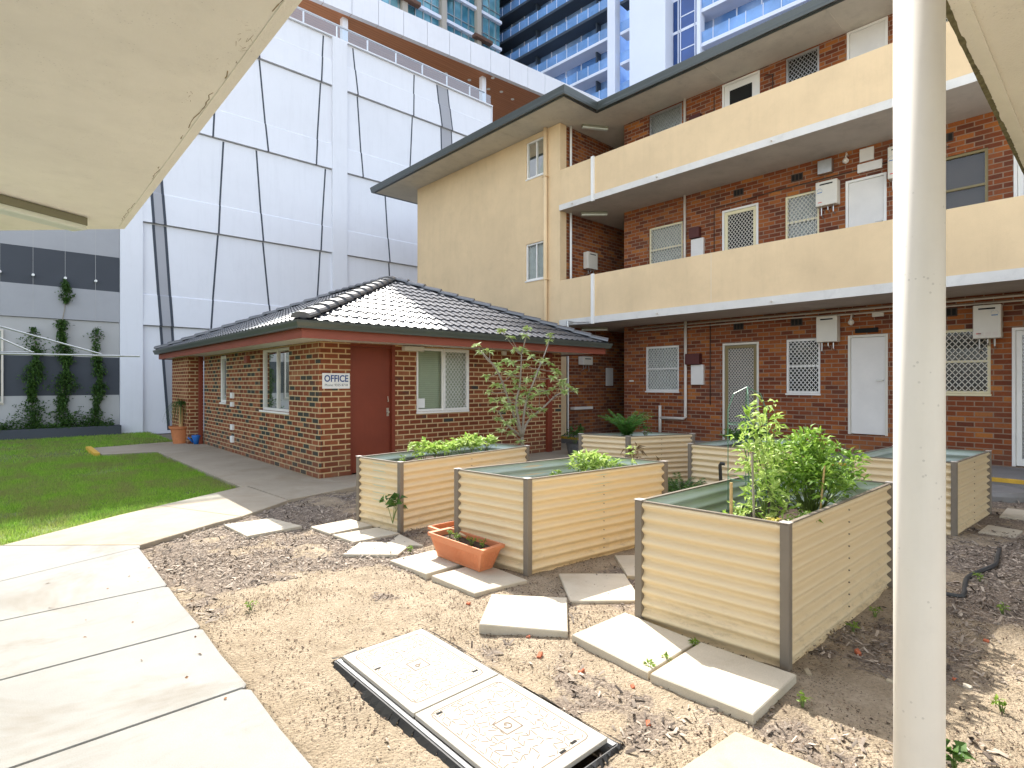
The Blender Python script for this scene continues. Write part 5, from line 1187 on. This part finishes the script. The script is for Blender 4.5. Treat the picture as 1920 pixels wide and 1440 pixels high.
# things hanging on the brick wall
def heater(y0, y1, z0, z1, label, logo=0, P=PW, dep=0.20, pipes=True):
    c = P((y0+y1)/2, z0); r = thing('water_heater', label, 'water heater', c, 'gas water heaters on the balcony walls')
    g = MB(); pbox(g, P, y0, y1, z0, z1, 0.01, dep); g.build('casing', M['offwhite'], r, bevel=0.012)
    g = MB(); pbox(g, P, y0+(y1-y0)*0.2, y1-(y1-y0)*0.2, z1-0.075, z1-0.05, dep, dep+0.003); g.build('flue_slot', M['void'], r)
    if logo:
        g = MB(); h_ = z1-z0; w_ = y1-y0
        pbox(g, P, y1-w_*0.30, y1-w_*0.12, z0+h_*0.13, z0+h_*0.16, dep, dep+0.002); g.build('red_mark', M['redink'], r)
        g = MB()
        cy_ = y1-w_*0.2 if logo == 1 else y0+w_*0.22; cz_ = z0+h_*0.62 if logo == 1 else z0+h_*0.74
        for k in range(7): a = pi*k/6; g.beam(P(cy_+0.045*cos(a), cz_+0.045*sin(a), dep+0.002), P(cy_+0.045*cos(a+0.4), cz_+0.045*sin(a+0.4), dep+0.002), 0.012, 0.002)
        pbox(g, P, cy_-0.04, cy_+0.04, cz_-0.04, cz_-0.025, dep, dep+0.002); g.build('blue_mark', M['blueink'], r)
    if logo == 2:
        g = MB()
        for k in range(3): pbox(g, P, y0+0.03+0.09*k, y0+0.10+0.09*k, z0+0.04, z0+0.10, dep, dep+0.002)
        g.build('label_text', M['pipe'], r)
    if pipes:
        g = MB()
        for k, L in ((0.25, 0.12), (0.5, 0.07), (0.8, 0.16)): u = y0+(y1-y0)*k; g.tube([P(u, z0+0.01, 0.1), P(u, z0-L, 0.1), P(u, z0-L-0.03, 0.02)], 0.012, 6)
        g.build('pipes', M['metal'], r)
    return r
heater(3.68, 4.05, 2.29, 2.79, 'white water heater on the ground floor above the grilled window', 0)
heater(1.32, 1.67, 2.22, 2.76, 'white water heater on the ground floor beside the glass door', 2)
heater(3.68, 4.06, 4.93, 5.40, 'water heater with blue and red logo on the middle floor balcony', 1)
heater(2.56, 2.86, 5.15, 5.72, 'water heater right of the white cupboard door on the middle floor', 1)
heater(3.65, 4.02, 6.85, 7.40, 'water heater peeping over the top balcony parapet', 0)
heater(2.46, 2.84, 6.85, 7.42, 'water heater on the top balcony right of the white door, half hidden', 0)
PCs = PY(YE)
heater(11.45, 11.85, 4.55, 5.00, 'water heater on the dark stair wall of the middle floor', 0, PCs, 0.18)
heater(11.25, 11.65, 1.98, 2.20, 'shaded water heater on the ground floor stair wall above the ledge', 0, PCs, 0.18)
def boxon(P, u0, u1, z0, z1, d, mat, name, label, cat_, o0=0.0, bev=0.004):
    g = MB(); pbox(g, P, u0, u1, z0, z1, o0, o0+d); return tag(g.build(name, M[mat], bevel=bev), label, cat_)
boxon(PW, 6.50, 6.81, 1.46, 1.92, 0.06, 'doorwhite', 'meter_cabinet', 'white cabinet under the dark red box by the ground floor screen door', 'cabinet')
boxon(PW, 6.56, 6.92, 1.93, 2.18, 0.14, 'redbox', 'meter_box', 'dark red meter box above the white cabinet on the ground floor', 'meter box')
boxon(PW, 6.50, 6.81, 4.40, 4.84, 0.06, 'doorwhite', 'meter_cabinet', 'white cabinet on the middle floor just above the parapet', 'cabinet')
boxon(PW, 6.58, 6.83, 4.86, 5.10, 0.12, 'redbox', 'meter_box', 'dark red meter box above the middle floor cabinet', 'meter box')
boxon(PW, 6.50, 6.81, 6.90, 7.22, 0.06, 'doorwhite', 'meter_cabinet', 'white cabinet top showing over the top floor parapet', 'cabinet')
boxon(PW, 6.55, 6.83, 7.25, 7.70, 0.12, 'redbox', 'meter_box', 'red fire hose box in a dark surround on the top floor', 'meter box')
boxon(PW, 3.80, 4.05, 5.58, 5.84, 0.12, 'metal', 'exhaust_box', 'grey metal box above the logo heater on the middle floor', 'vent box')
boxon(PW, 3.12, 3.35, 5.64, 5.88, 0.03, 'doorwhite', 'wall_plate', 'square white plate high above the middle floor cupboard door', 'plate')
boxon(PW, 2.98, 3.38, 5.44, 5.60, 0.05, 'doorwhite', 'wall_panel', 'long white panel just above the middle floor cupboard door', 'panel')
boxon(PW, 2.96, 3.14, 2.72, 2.80, 0.05, 'offwhite', 'wall_plate', 'small cream plate under the ground floor ceiling left of the white post', 'plate')
boxon(PW, 3.05, 3.42, 2.44, 2.52, 0.05, 'void', 'bracket', 'black bracket above the ground floor cupboard door', 'bracket')
boxon(PW, 8.45, 8.57, 1.53, 1.57, 0.03, 'offwhite', 'wall_plate', 'tiny cream plate left of the leftmost grilled window on the ground floor', 'plate')
boxon(PCs, 12.42, 12.72, 1.42, 1.92, 0.03, 'doorwhite', 'notice_board', 'pale notice board in the dark stair passage', 'notice board')
boxon(PCs, 10.95, 11.70, 0.80, 0.87, 0.14, 'doorwhite', 'ledge', 'narrow white ledge on the shaded stair wall', 'ledge')
def floorlamp(y, z, label):
    g = MB(); g.tube([PW(y, z+0.10, 0.0), PW(y, z+0.14, 0.10), PW(y, z+0.03, 0.14)], 0.014, 6); g.lathe((XW-0.14, y, z-0.05), [(0.0, -0.03), (0.05, 0.0), (0.055, 0.04), (0.02, 0.09), (0.0, 0.09)], 12)
    tag(g.build('wall_lamp', M['pipe'], smooth=True), label, 'wall lamp')
floorlamp(3.46, 2.66, 'bent arm wall lamp between heater and cupboard door on the ground floor')
floorlamp(3.85, 7.44, 'small wall lamp above the top balcony heater')
floorlamp(3.55, 5.72, 'little round wall lamp near the ceiling of the middle floor')
def batten(a, b, z, label, w=0.11, h=0.07):
    a = Vector((a[0], a[1], z)); b = Vector((b[0], b[1], z)); r = thing('batten_light', label, 'ceiling light', (a+b)/2)
    g = MB(); g.beam(a, b, w*0.9, h*0.75); g.build('lamp_body', M['lampbody'], r)
    dn = Vector((0, 0, -h*0.62)); d = (b-a).normalized()*0.004; g = MB(); g.beam(a+dn+d, b+dn-d, w, h*0.5); g.build('diffuser', M['lamp'], r, bevel=h*0.18)
    return r
batten((11.05, 9.45), (11.67, 9.10), 8.16, 'white batten light under the top soffit by the stairs'); batten((11.02, 9.45), (11.50, 8.98), 5.88, 'white batten light under the upper balcony slab by the stairs'); batten((11.02, 9.45), (11.50, 8.98), 2.91, 'dim batten light under the lower balcony slab by the stairs')
# grey pole with bracket
g = MB(); pb = atX(1066, 838, 10.45); g.tube([(10.42, pb.y, 0.0), (10.42, pb.y, 3.05)], 0.035, 10)
r = thing('pipe_stand', 'grey upright pipe with a side bracket at the stair corner', 'pipe', (10.42, pb.y, 0)); g.build('pipe', M['metal'], r)
g = MB(); g.tube([(10.42, pb.y, 3.05), (10.38, pb.y-0.35, 2.98), (10.36, pb.y-0.75, 2.96)], 0.015, 6); g.tube([(10.42, pb.y, 2.95), (10.37, pb.y-0.75, 2.92)], 0.010, 6); g.build('bracket', M['metal'], r)

# ------------------------------------------------------------ white panel building with terrace
YW = 20.40; wb = thing('white_building', 'tall white panelled building with slanted dark joints and roof terrace', 'building', (9, YW+4, 0))
PWh = PY(YW); TOP = 14.75
g = MB()
g.box(2.57, 3.15, YW-0.03, YW+0.4, -0.12, TOP); g.box(9.27, 9.87, YW-0.03, YW+0.4, -0.12, TOP); g.box(3.15, 17.3, YW+0.3, YW+0.5, -0.12, TOP)
g.box(17.28, 17.3, YW, 34, -0.12, TOP+0.0); g.build('main_wall', M['wwall'], wb)
lev = [-0.12, 3.28, 6.48, 9.68, 12.88, TOP]
sp = [None, 0.95, 0.95, 0.95, 0.95]
g = MB()
for (xa, xb) in ((3.15, 9.27), (9.87, 17.30)):
    for i in range(5):
        z0, z1 = lev[i]+0.02, lev[i+1]
        zs_ = z0+0.94
        if i == 0: prof = [(z0, 0.03), (z1, 0.03)]
        else: prof = [(z0, 0.13), (zs_, 0.085), (zs_+0.035, 0.05), (z1, 0.03)]
        pts = [(z0, -0.2)]+prof+[(z1, -0.2)]
        # profile offsets measured from the recessed panel face (YW + 0.12)
        for k in range(len(pts)-1):
            (za, oa), (zb_, ob) = pts[k], pts[k+1]; g.quad((xa, YW+0.12-oa, za), (xb, YW+0.12-oa, za), (xb, YW+0.12-ob, zb_), (xa, YW+0.12-ob, zb_))
g.build('wall_panel', M['wwall'], wb)
def ofs(z):
    for i in range(1, 5):
        z0 = lev[i]+0.02
        if z0 <= z <= lev[i+1]:
            t = z-z0
            L2 = lev[i+1]-z0; return 0.13-0.045*t/0.94 if t < 0.94 else (0.085-0.035*(t-0.94)/0.035 if t < 0.975 else 0.05-0.02*(t-0.975)/(L2-0.975))
    return 0.03
def strip(g, pts, wd, lift=0.006, mi=0):
    for (x0, z0), (x1, z1) in zip(pts[:-1], pts[1:]):
        zz = [z for L_ in lev for z in (L_-0.001, L_+0.021, L_+0.96, L_+0.995) if min(z0, z1) < z < max(z0, z1)]; zz = sorted([z0, z1]+zz)
        for a, b in zip(zz[:-1], zz[1:]):
            xa = x0+(x1-x0)*(a-z0)/(z1-z0); xb = x0+(x1-x0)*(b-z0)/(z1-z0); m = (a+b)/2; oa = ofs(a+0.0005)+lift; ob = ofs(b-0.0005)+lift
            wa = wd/2
            g.add([(xa-wa, YW+0.12-oa, a), (xa+wa, YW+0.12-oa, a), (xb+wa, YW+0.12-ob, b), (xb-wa, YW+0.12-ob, b), (xa-wa, YW+0.12, a), (xa+wa, YW+0.12, a), (xb+wa, YW+0.12, b), (xb-wa, YW+0.12, b)],
                  [(0, 1, 2, 3), (0, 3, 7, 4), (1, 5, 6, 2), (0, 4, 5, 1), (3, 2, 6, 7)], mi)
LN = [[(6.90, 9.70), (6.62, 12.86)], [(6.60, 12.9), (6.45, 14.7)], [(8.64, 9.70), (8.84, 12.86)], [(8.84, 12.9), (8.95, 14.7)], [(10.55, 9.70), (10.34, 12.86)], [(10.33, 12.9), (10.15, 14.7)],
      [(5.06, 3.30), (5.29, 6.46)], [(5.29, 6.50), (5.46, 9.65)], [(7.03, 3.30), (6.74, 6.46)], [(6.73, 6.50), (6.52, 9.65)], [(8.62, 3.30), (8.82, 6.46)], [(8.82, 6.50), (9.03, 9.65)],
      [(12.70, 9.70), (12.88, 12.86)], [(12.89, 12.9), (12.97, 14.7)], [(11.90, 3.3), (11.75, 6.46)], [(11.75, 6.5), (11.55, 9.65)], [(13.6, 6.5), (13.5, 9.65)], [(5.12, 9.70), (5.3, 12.86)]]
g = MB()
for L_ in LN: g = MB(); strip(g, L_, 0.055); g.build('dark_joint', M['joint'], wb)
gl = [[(3.86, 0.0), (3.64, 3.26), (3.44, 6.46)], [(3.44, 6.50), (3.26, 9.65)]]; gr = [[(4.15, 0.0), (3.95, 3.26), (3.76, 6.46)], [(3.75, 6.50), (3.55, 9.65)]]
for L_ in gl+gr: g = MB(); strip(g, L_, 0.075, 0.010); g.build('dark_joint', M['joint'], wb)
for L_ in ([(14.44, 9.7), (14.36, 12.86)], [(14.36, 12.9), (14.14, 14.7)]): g = MB(); strip(g, L_, 0.06, 0.01); g.build('dark_joint', M['joint'], wb)
for L_ in ([(15.1, 9.7), (14.93, 12.86)], [(14.93, 12.9), (14.72, 14.7)]): g = MB(); strip(g, L_, 0.05, 0.01); g.build('dark_joint', M['joint'], wb)
g = MB()
def fillstrip(La, Lb):
    for (a0, a1), (b0, b1) in zip(zip(La[:-1], La[1:]), zip(Lb[:-1], Lb[1:])):
        zz = sorted([a0[1], a1[1]]+[z for L_ in lev for z in (L_-0.001, L_+0.021, L_+0.96, L_+0.995) if a0[1] < z < a1[1]])
        for a, b in zip(zz[:-1], zz[1:]):
            f = lambda L0, L1, z: L0[0]+(L1[0]-L0[0])*(z-L0[1])/(L1[1]-L0[1]); oa = ofs(a+0.0005)+0.003; ob = ofs(b-0.0005)+0.003
            g.quad((f(a0, a1, a), YW+0.12-oa, a), (f(b0, b1, a), YW+0.12-oa, a), (f(b0, b1, b), YW+0.12-ob, b), (f(a0, a1, b), YW+0.12-ob, b))
for La, Lb in zip(gl, gr): g = MB(); fillstrip(La, Lb); g.build('grey_strip', M['wstrip'], wb)
g = MB()
fillstrip([(14.44, 9.7), (14.36, 12.86)], [(15.1, 9.7), (14.93, 12.86)]); fillstrip([(14.36, 12.9), (14.14, 14.7)], [(14.93, 12.9), (14.72, 14.7)])
g.build('grey_strip', M['wstrip'], wb)
g = MB()
for z in lev[1:5]:
    for xa, xb in ((3.15, 9.27), (9.87, 17.3)): g.box(xa+0.005, xb, YW+0.05, YW+0.12, z-0.004, z+0.010)
g.build('floor_joint', M['wstrip'], wb)
g = MB(); g.box(-30, 17.3, YW+0.5, 40, TOP-0.6, TOP-0.4); g.build('terrace_floor', M['gmid'], wb)
g = MB(); g.box(2.57, 17.3, YW-0.02, YW+0.5, TOP, TOP+0.05); g.build('coping', M['wwall'], wb)
x = 3.0; g = MB(); p = MB()
while x < 17.0:
    p.box(x-0.02, x+0.02, YW+0.08, YW+0.14, TOP+0.05, TOP+0.62); g.quad((x+0.03, YW+0.1, TOP+0.07), (x+1.27, YW+0.1, TOP+0.07), (x+1.27, YW+0.1, TOP+0.55), (x+0.03, YW+0.1, TOP+0.55)); x += 1.3
p.box(3, 16.9, YW+0.07, YW+0.15, TOP+0.57, TOP+0.61); rl = p.build('terrace_railing', M['metal'], wb); g.build('railing_glass', M['railglass'], rl)
# upper canopy: white fascia, timber soffit, columns
def fy(x): return 28.5+(x-13.76)*(-1.1/13.64)
x0c, x1c = 9.4, 36.0; ZL, ZT = 21.7, 23.15
x = x0c
while x < x1c:
    x2 = min(x+1.55, x1c); g = MB(); g.add([(x+0.03, fy(x), ZL), (x2, fy(x2), ZL), (x2, fy(x2), ZT), (x+0.03, fy(x), ZT), (x+0.03, fy(x)+0.3, ZL), (x2, fy(x2)+0.3, ZL), (x2, fy(x2)+0.3, ZT), (x+0.03, fy(x)+0.3, ZT)],
          [(0, 1, 2, 3), (1, 5, 6, 2), (0, 3, 7, 4), (3, 2, 6, 7), (0, 4, 5, 1)]); g.build('canopy_fascia', M['wwall'], wb); x = x2
g = MB(); g.quad((x0c, fy(x0c)+0.05, ZL+0.02), (x1c, fy(x1c)+0.05, ZL+0.02), (x1c, 50, ZL+0.02), (x0c, 50, ZL+0.02)); g.build('timber_soffit', M['wood'], wb)
g = MB(); g.quad((x0c, fy(x0c)+0.1, ZT-0.1), (x1c, fy(x1c)+0.1, ZT-0.1), (x1c, 50, ZT-0.1), (x0c, 50, ZT-0.1)); g.quad((x0c+0.02, fy(x0c)+0.1, ZL), (x0c+0.02, 50, ZL), (x0c+0.02, 50, ZT), (x0c+0.02, fy(x0c)+0.1, ZT)); g.build('canopy_roof', M['wwall'], wb)
for (a, b, c) in ((645, 28, 29.2), (905, 135, 28.6)):
    t = atY(a, b, c); g = MB(); g.box(t.x-0.16, t.x+0.16, t.y-0.16, t.y+0.16, 14.4, ZL+0.02); g.build('canopy_column', M['wwall'], wb)
g = MB(); r = random.Random(9)
for (a, b) in ((836, 138), (924, 146), (916, 167), (961, 186), (880, 150), (940, 172)):
    t = atZ(a, b, ZL); g = MB(); g.lathe((t.x, t.y, ZL-0.02), [(0.0, 0), (0.12, 0), (0.12, 0.03)], 10); g.build('downlight', M['signwhite'], wb)

# grey banded wall of the neighbour
gw = thing('grey_building', 'grey and charcoal banded rendered building wall behind the lawn', 'building', (-3, 21, 0))
YGW = 20.50; XGW = 2.565
bands = [(-0.12, 1.14, 'gmid'), (1.14, 2.26, 'gdark'), (2.26, 3.32, 'gmid'), (3.33, 4.24, 'glight'), (4.24, 5.28, 'gdark'), (5.28, 9.0, 'glight'), (9.0, 14.0, 'glight')]
for i, (a, b, m_) in enumerate(bands):
    g = MB(); off_y = [0.0, 0.004, 0.0, -0.05, -0.046, -0.05, -0.05][i]; g.box(-20, XGW, YGW+off_y, YGW+0.5, a, b); g.build('wall_band', M[m_], gw)
for x in (-0.10, 0.58, 1.28, 1.98, -0.8, -1.5): g = MB(); g.box(x-0.004, x+0.004, YGW-0.0535, YGW-0.04, 3.35, 6.3); g.build('panel_joint', M['gmid'], gw)
g = MB(); g.box(-20, XGW-0.005, YGW-0.45, YGW-0.05, -0.12, 0.24); pl = g.build('wall_planter', M['gdark']); tag(pl, 'low charcoal masonry planter along the foot of the banded wall', 'planter')
lo = PY(YGW-0.0535)
for i, x in enumerate((-0.10, 0.58, 1.28, 1.98)):
    g = MB(); g.tube([(x, YGW-0.04, 4.50), (x, YGW-0.16, 4.50)], 0.035, 10); lab = ['small round wall light at the left picture edge on the dark band', 'second round wall light from the left on the dark band', 'round wall light above the tallest vine', 'round wall light nearest the white building'][i]
    tag(g.build('wall_light', M['signwhite']), lab, 'wall light', 'round lights on the dark wall band')
window(PY(YGW-0.01), -1.05, -0.03, 0.95, 2.95, gw, frame='pipe', back='curtain', depth=0.02, proud=0.03, mull=True)
# climbing vines
def vine(x, top, seed, label, blobs, n=1500):
    r = random.Random(seed); g = MB(); s = MB(); base = (x, YGW-0.25, 0.24); rt = thing('climbing_vine', label, 'vine', base, 'vines climbing the grey wall')
    pts = [Vector((x, YGW-0.15, 0.2))]
    z = 0.3
    while z < top: pts.append(Vector((x+0.05*sin(z*3+seed), YGW-0.09, z))); z += 0.3
    pts.append(Vector((x, YGW-0.08, top))); s.tube(pts, [0.02*(1-0.7*i/len(pts)) for i in range(len(pts))], 6); s.build('stem', M['bark'], rt)
    for (z0, z1, hw, dens) in blobs:
        for k in range(int(n*dens*(z1-z0))):
            z = r.uniform(z0, z1); t = (z-z0)/(z1-z0); w_ = hw*(0.5+0.5*sin(pi*t))*(1+0.45*sin(z*7+seed*2)+0.3*sin(z*17+seed*5))
            if r.random() < 0.35*(0.5+0.5*sin(z*11+seed*3)): continue
            p = Vector((x+0.05*sin(z*3+seed)+r.gauss(0, 0.5)*w_, YGW-0.07-abs(r.gauss(0, 0.07)), z)); d = Vector((r.uniform(-1, 1), -r.uniform(0.1, 0.9), r.uniform(-1, 0.5))); leaf(g, p, d, r.uniform(0.05, 0.09), r.uniform(0.03, 0.055), 0.3)
    g.build('leaves', M['vine'], rt)
    return rt
vine(0.60, 3.0, 1, 'leftmost vine on the banded wall, broad and leafy', [(0.3, 1.3, 0.20, 0.55), (1.0, 2.45, 0.17, 1.0), (2.2, 3.05, 0.20, 0.3)])
vine(1.25, 4.45, 2, 'tallest middle vine with a separate tuft near the dark band', [(0.3, 0.9, 0.22, 0.6), (0.7, 1.9, 0.22, 0.9), (1.7, 3.3, 0.14, 0.9), (3.8, 4.3, 0.14, 0.5), (4.1, 4.45, 0.06, 0.4)])
vine(2.02, 3.15, 3, 'thin right hand vine next to the white building', [(0.3, 0.8, 0.24, 0.5), (0.6, 2.3, 0.13, 0.8), (2.2, 3.15, 0.13, 0.3)])
g = MB(); r = random.Random(8)
for k in range(2600):
    x = r.uniform(-1.2, 2.4); z = 0.2+abs(r.gauss(0, 0.16))*(1+0.5*sin(x*5)); p = Vector((x, YGW-r.uniform(0.08, 0.42), z)); leaf(g, p, rdir(-0.6, 0.8, r), r.uniform(0.05, 0.1), r.uniform(0.03, 0.05), 0.4)
tag(g.build('ground_cover', M['vine']), 'low dark creeping plants spilling over the charcoal planter', 'ground cover', kind='stuff')

# clothes line arms at the left
cl = thing('clothes_hoist', 'silver clothes line arms reaching in from the left over the lawn', 'clothes line', (-2.2, 9.0, -0.05))
def dpt(px, py, d): r_ = ray(px, py); return Vector((r_[0]*d, r_[1]*d, H+r_[2]*d))
g = MB(); A_ = dpt(262, 668, 9.0); B_ = dpt(0, 663, 8.2); C_ = dpt(-160, 661, 7.7); g.tube([A_, B_, C_], 0.014, 8); g.build('arm', M['metal'], cl)
g = MB(); D_2 = dpt(190, 664, 9.4); g.tube([D_2, dpt(0, 612, 8.6), dpt(-160, 570, 7.9)], 0.014, 8); g.build('arm', M['metal'], cl)
g = MB(); g.tube([dpt(62, 661, 8.4), dpt(0, 634, 8.2), dpt(-160, 560, 7.8)], 0.011, 8); g.tube([dpt(64, 660, 8.4), dpt(0, 660, 8.25), dpt(-160, 650, 7.7)], 0.009, 8); g.build('stay', M['metal'], cl)
g = MB(); P0 = dpt(-160, 661, 7.75); g.tube([(P0.x, P0.y, -0.05), (P0.x, P0.y, 2.6)], 0.03, 10); g.build('pole', M['metal'], cl)

# ------------------------------------------------------------ towers
def TT(ox, oy, ang):
    c, s_ = cos(ang), sin(ang); return lambda p: (ox+p[0]*c-p[1]*s_, oy+p[0]*s_+p[1]*c, p[2])
# blue balcony tower, facade facing the camera along local -x, running along local y
ang = radians(3.1); T = TT(44.5, 35.3, ang)
def ly(px):    # local y on the facade plane for a picture column
    k = (px-CX)/CAMF; d = (cos(YAW)+sin(YAW)*k, sin(YAW)-cos(YAW)*k); c, s_ = cos(ang), sin(ang)
    # solve (ox,oy)+y*(-s,c) = t*d
    A = np.array([[-s_, -d[0]], [c, -d[1]]]); return float(np.linalg.solve(A, [-44.5, -35.3])[0])
tb = thing('blue_tower', 'blue glass apartment tower with stacked balconies and white fins', 'tower', T((6, 5, 0)))
yl, yA, yB, yC, yD, yE, yF_ = ly(885), ly(1022), ly(1131), ly(1145), ly(1190), ly(1257), ly(1308)
yend = ly(1640)
ST = 3.0; z_ref = 35.8
g = MB(T); g.box(1.6, 16, yC, yl+25, 0, 62); g.box(0.6, 16, yF_, yE, 0, 62); g.box(1.6, 16, yend-8, yF_, 0, 62); core = g.build('glass_core', M['blueglass'], tb)
zs_f = [z_ref+ST*k for k in range(-5, 9)]
sd = MB(T); sw = MB(T); gl_ = MB(T); un = MB(T); ml = MB(T)
for z in zs_f:
    dark = z > z_ref+1
    (sd if dark else sw).box(0, 1.6, yC, yl+20 if dark else yA+6, z, z+0.28)
    (sw if not dark else sd).box(0.3, 1.6, yD, yC-0.9, z, z+0.28)
    gl_.box(0.03, 0.05, yC, yl+20, z+0.3, z+1.25); gl_.box(0.33, 0.35, yD, yC-0.9, z+0.3, z+1.25)
    sw.box(0, 1.6, yend-8, yF_, z+1.1, z+1.42); gl_.box(0.03, 0.05, yend-8, yF_, z+1.42, z+2.4)
    sw.box(0.5, 0.62, yF_, yE, z+0.6, z+0.85)
    y = yC+1.4
    while y < yl+18: ml.box(0.0, 0.06, y-0.025, y+0.025, z+0.28, z+1.3); y += 1.4
    y = yF_-1.4
    while y > yend-8: ml.box(0.0, 0.06, y-0.025, y+0.025, z+1.4, z+2.45); y -= 1.4
    # glazing bars on the recessed wall
    y = yend
    while y < yl+18:
        if not (yF_ < y < yC): ml.box(1.52, 1.59, y-0.05, y+0.05, z, z+ST)
        y += 2.1
    k = 0
    for yy in (yF_+0.5, yF_+1.9, yE-0.5): ml.box(0.5, 0.6, yy-0.05, yy+0.05, z, z+ST)
    ml.box(0.5, 0.6, yF_+0.5, yF_+1.9, z+1.9, z+2.0)
sd.build('dark_balcony_slab', M['towerdark'], tb); sw.build('white_balcony_slab', M['towerwhite'], tb); gl_.build('balustrade', M['balglass'], tb); ml.build('mullion', M['towerwhite'], tb)
g = MB(T); y = yB+1.5
while y < yl+18: g.box(0.9, 1.6, y-0.08, y+0.08, z_ref-15, 62); y += 8.4
g.build('balcony_divider', M['towerdark'], tb)
g = MB(T); g.box(0.52, 0.56, yF_+0.01, yE-0.01, 0, 62); g.build('navy_glazing', M['darkglass'], tb)
g = MB(T); g.box(-0.35, 0.5, yC-0.75, yC+0.15, 0, 62); g.build('slim_fin', M['towerwhite'], tb); g = MB(T); g.box(-0.9, 2.5, yE, yD, 0, 62); g.box(-0.2, 0.6, yF_-0.35, yF_, 0, 62); g.build('broad_fin', M['towerwhite'], tb)
# teal tower
tt = thing('teal_tower', 'teal glass tower with beige fins behind the timber soffit', 'tower', (33, 50, 0))
Yt = 47.0; xl = atY(716, 0, Yt).x; xr = atY(940, 50, Yt).x
g = MB(); g.box(xl, xr, Yt+0.3, Yt+16, 0, 62); g.build('glass_core', M['tealglass'], tt)
zb0 = atY(893, 68.7, Yt).z; bm = MB(); ml = MB(); bf = MB(); bb = MB()
for k in range(-3, 6):
    z = zb0+3.0*k; bm.box(xl, xr, Yt-0.1, Yt+0.35, z-0.16, z+0.16); ml.box(xl, xr, Yt+0.2, Yt+0.3, z+1.0, z+1.08)
    for q, x in enumerate(np.arange(xl+1.5, xr, 4.6)):
        if (q+k) % 2 == 0: bb = MB(); bb.box(x, x+2.4, Yt-0.7, Yt-0.1, z-0.45, z-0.12); bb.build('sunshade', M['towerbrown'], tt)
x = xl
while x < xr: ml.box(x-0.04, x+0.04, Yt+0.15, Yt+0.3, 0, 62); x += 0.95
for x in np.arange(xl+2.4, xr, 4.6): bf.box(x-0.28, x+0.28, Yt-0.25, Yt+0.3, 0, 62)
bm.build('floor_beam', M['towerwhite'], tt); ml.build('mullion', M['metal'], tt); bf.build('beige_fin', M['towerbeige'], tt);

# ------------------------------------------------------------ canopy overhead and its post
can = thing('entrance_canopy', 'cream rendered canopy overhead framing the view at both sides', 'canopy', (-1, -1, 2.9))
ZC = 2.9; XL, YRc = 0.805, 0.455
poly = [(XL, YRc), (XL, 6.12), (-4.6, 11.5), (-4.6, -5), (14, -5), (14, YRc)]
g = MB(); g.prism(poly, ZC, ZC+0.18); g.build('canopy_slab', M['cream_canopy'], can)
g = MB()
for (x0, y0, x1, y1) in ((XL-0.045, YRc-0.05, XL-0.045, 6.05),): g.box(x0-0.006, x0+0.006, y0, y1, ZC-0.006, ZC-0.001)
g.build('drip_groove', M['cream_canopy'], can)
r = random.Random(21); mcr = mplain('crack', (0.30, 0.24, 0.15), 0.95, 0.3, 30)
y = 1.9; g = MB(); x = XL-0.06
while y < 5.95:
    y2 = y+r.uniform(0.02, 0.06); x2 = XL-0.06+r.gauss(0, 0.004)
    if fbm(np.array([y]), np.array([0.3]), 3, 5)[0] > -0.07: w_ = r.uniform(0.001, 0.0028); g.quad((x-w_, y, ZC-0.0012), (x+w_, y, ZC-0.0012), (x2+w_, y2, ZC-0.0012), (x2-w_, y2, ZC-0.0012))
    x, y = x2, y2
for (cx_, cy_) in ((0.70, 2.35), (0.72, 2.6), (0.66, 3.1), (0.74, 2.45)):
    for k in range(7):
        a = Vector((cx_+r.gauss(0, .02), cy_+r.gauss(0, .05), ZC-0.0013)); b_ = a+Vector((r.gauss(0, .012), r.gauss(0, .03), 0)); g.quad(a, a+Vector((0.002, 0, 0)), b_+Vector((0.001, 0, 0)), b_)
g.build('crack', mcr, can)
g = MB(); g.box(XL, 14, YRc-0.075, YRc-0.06, ZC-0.012, ZC-0.001); g.build('edge_bead', M['cream_canopy'], can)
# dirty broken edge
g = MB(); r = random.Random(3); x = 1.6; d0 = 0.004
while x < 8:
    x2 = x+r.uniform(0.008, 0.035); d1 = max(0.001, min(0.007, d0+r.gauss(0, 0.002))); g.quad((x, YRc+0.0015, ZC-d0), (x2, YRc+0.0015, ZC-d1), (x2, YRc+0.0015, ZC+0.02), (x, YRc+0.0015, ZC+0.02)); g.quad((x, YRc+0.0015, ZC-d0), (x2, YRc+0.0015, ZC-d1), (x2, YRc-0.012-d1, ZC-0.001), (x, YRc-0.012-d0, ZC-0.001)); x = x2; d0 = d1
g.build('edge_moss', mplain('edge_moss', (0.17, 0.16, 0.09), 0.95, 0.5, 20), can)
g = MB(); xp, yp = 1.71, 0.35
g.tube([(xp, yp, -0.1), (xp, yp, ZC)], 0.054, 32); tag(g.build('canopy_post', mplain('post_paint', (0.84, 0.81, 0.755), 0.45, 0.03, 4, dirt=0.05, streak=0.08, speck=0.3), smooth=True), 'round white painted post holding up the canopy at the right', 'post')
A_ = atZ(152, 418, 2.86); B_ = atZ(0, 378, 2.86); dd = (B_-A_); B2 = A_+dd*2.3
r_ = batten((A_.x, A_.y), (B2.x, B2.y), 2.862, 'long batten light fixed under the canopy at the left edge', 0.17, 0.085)
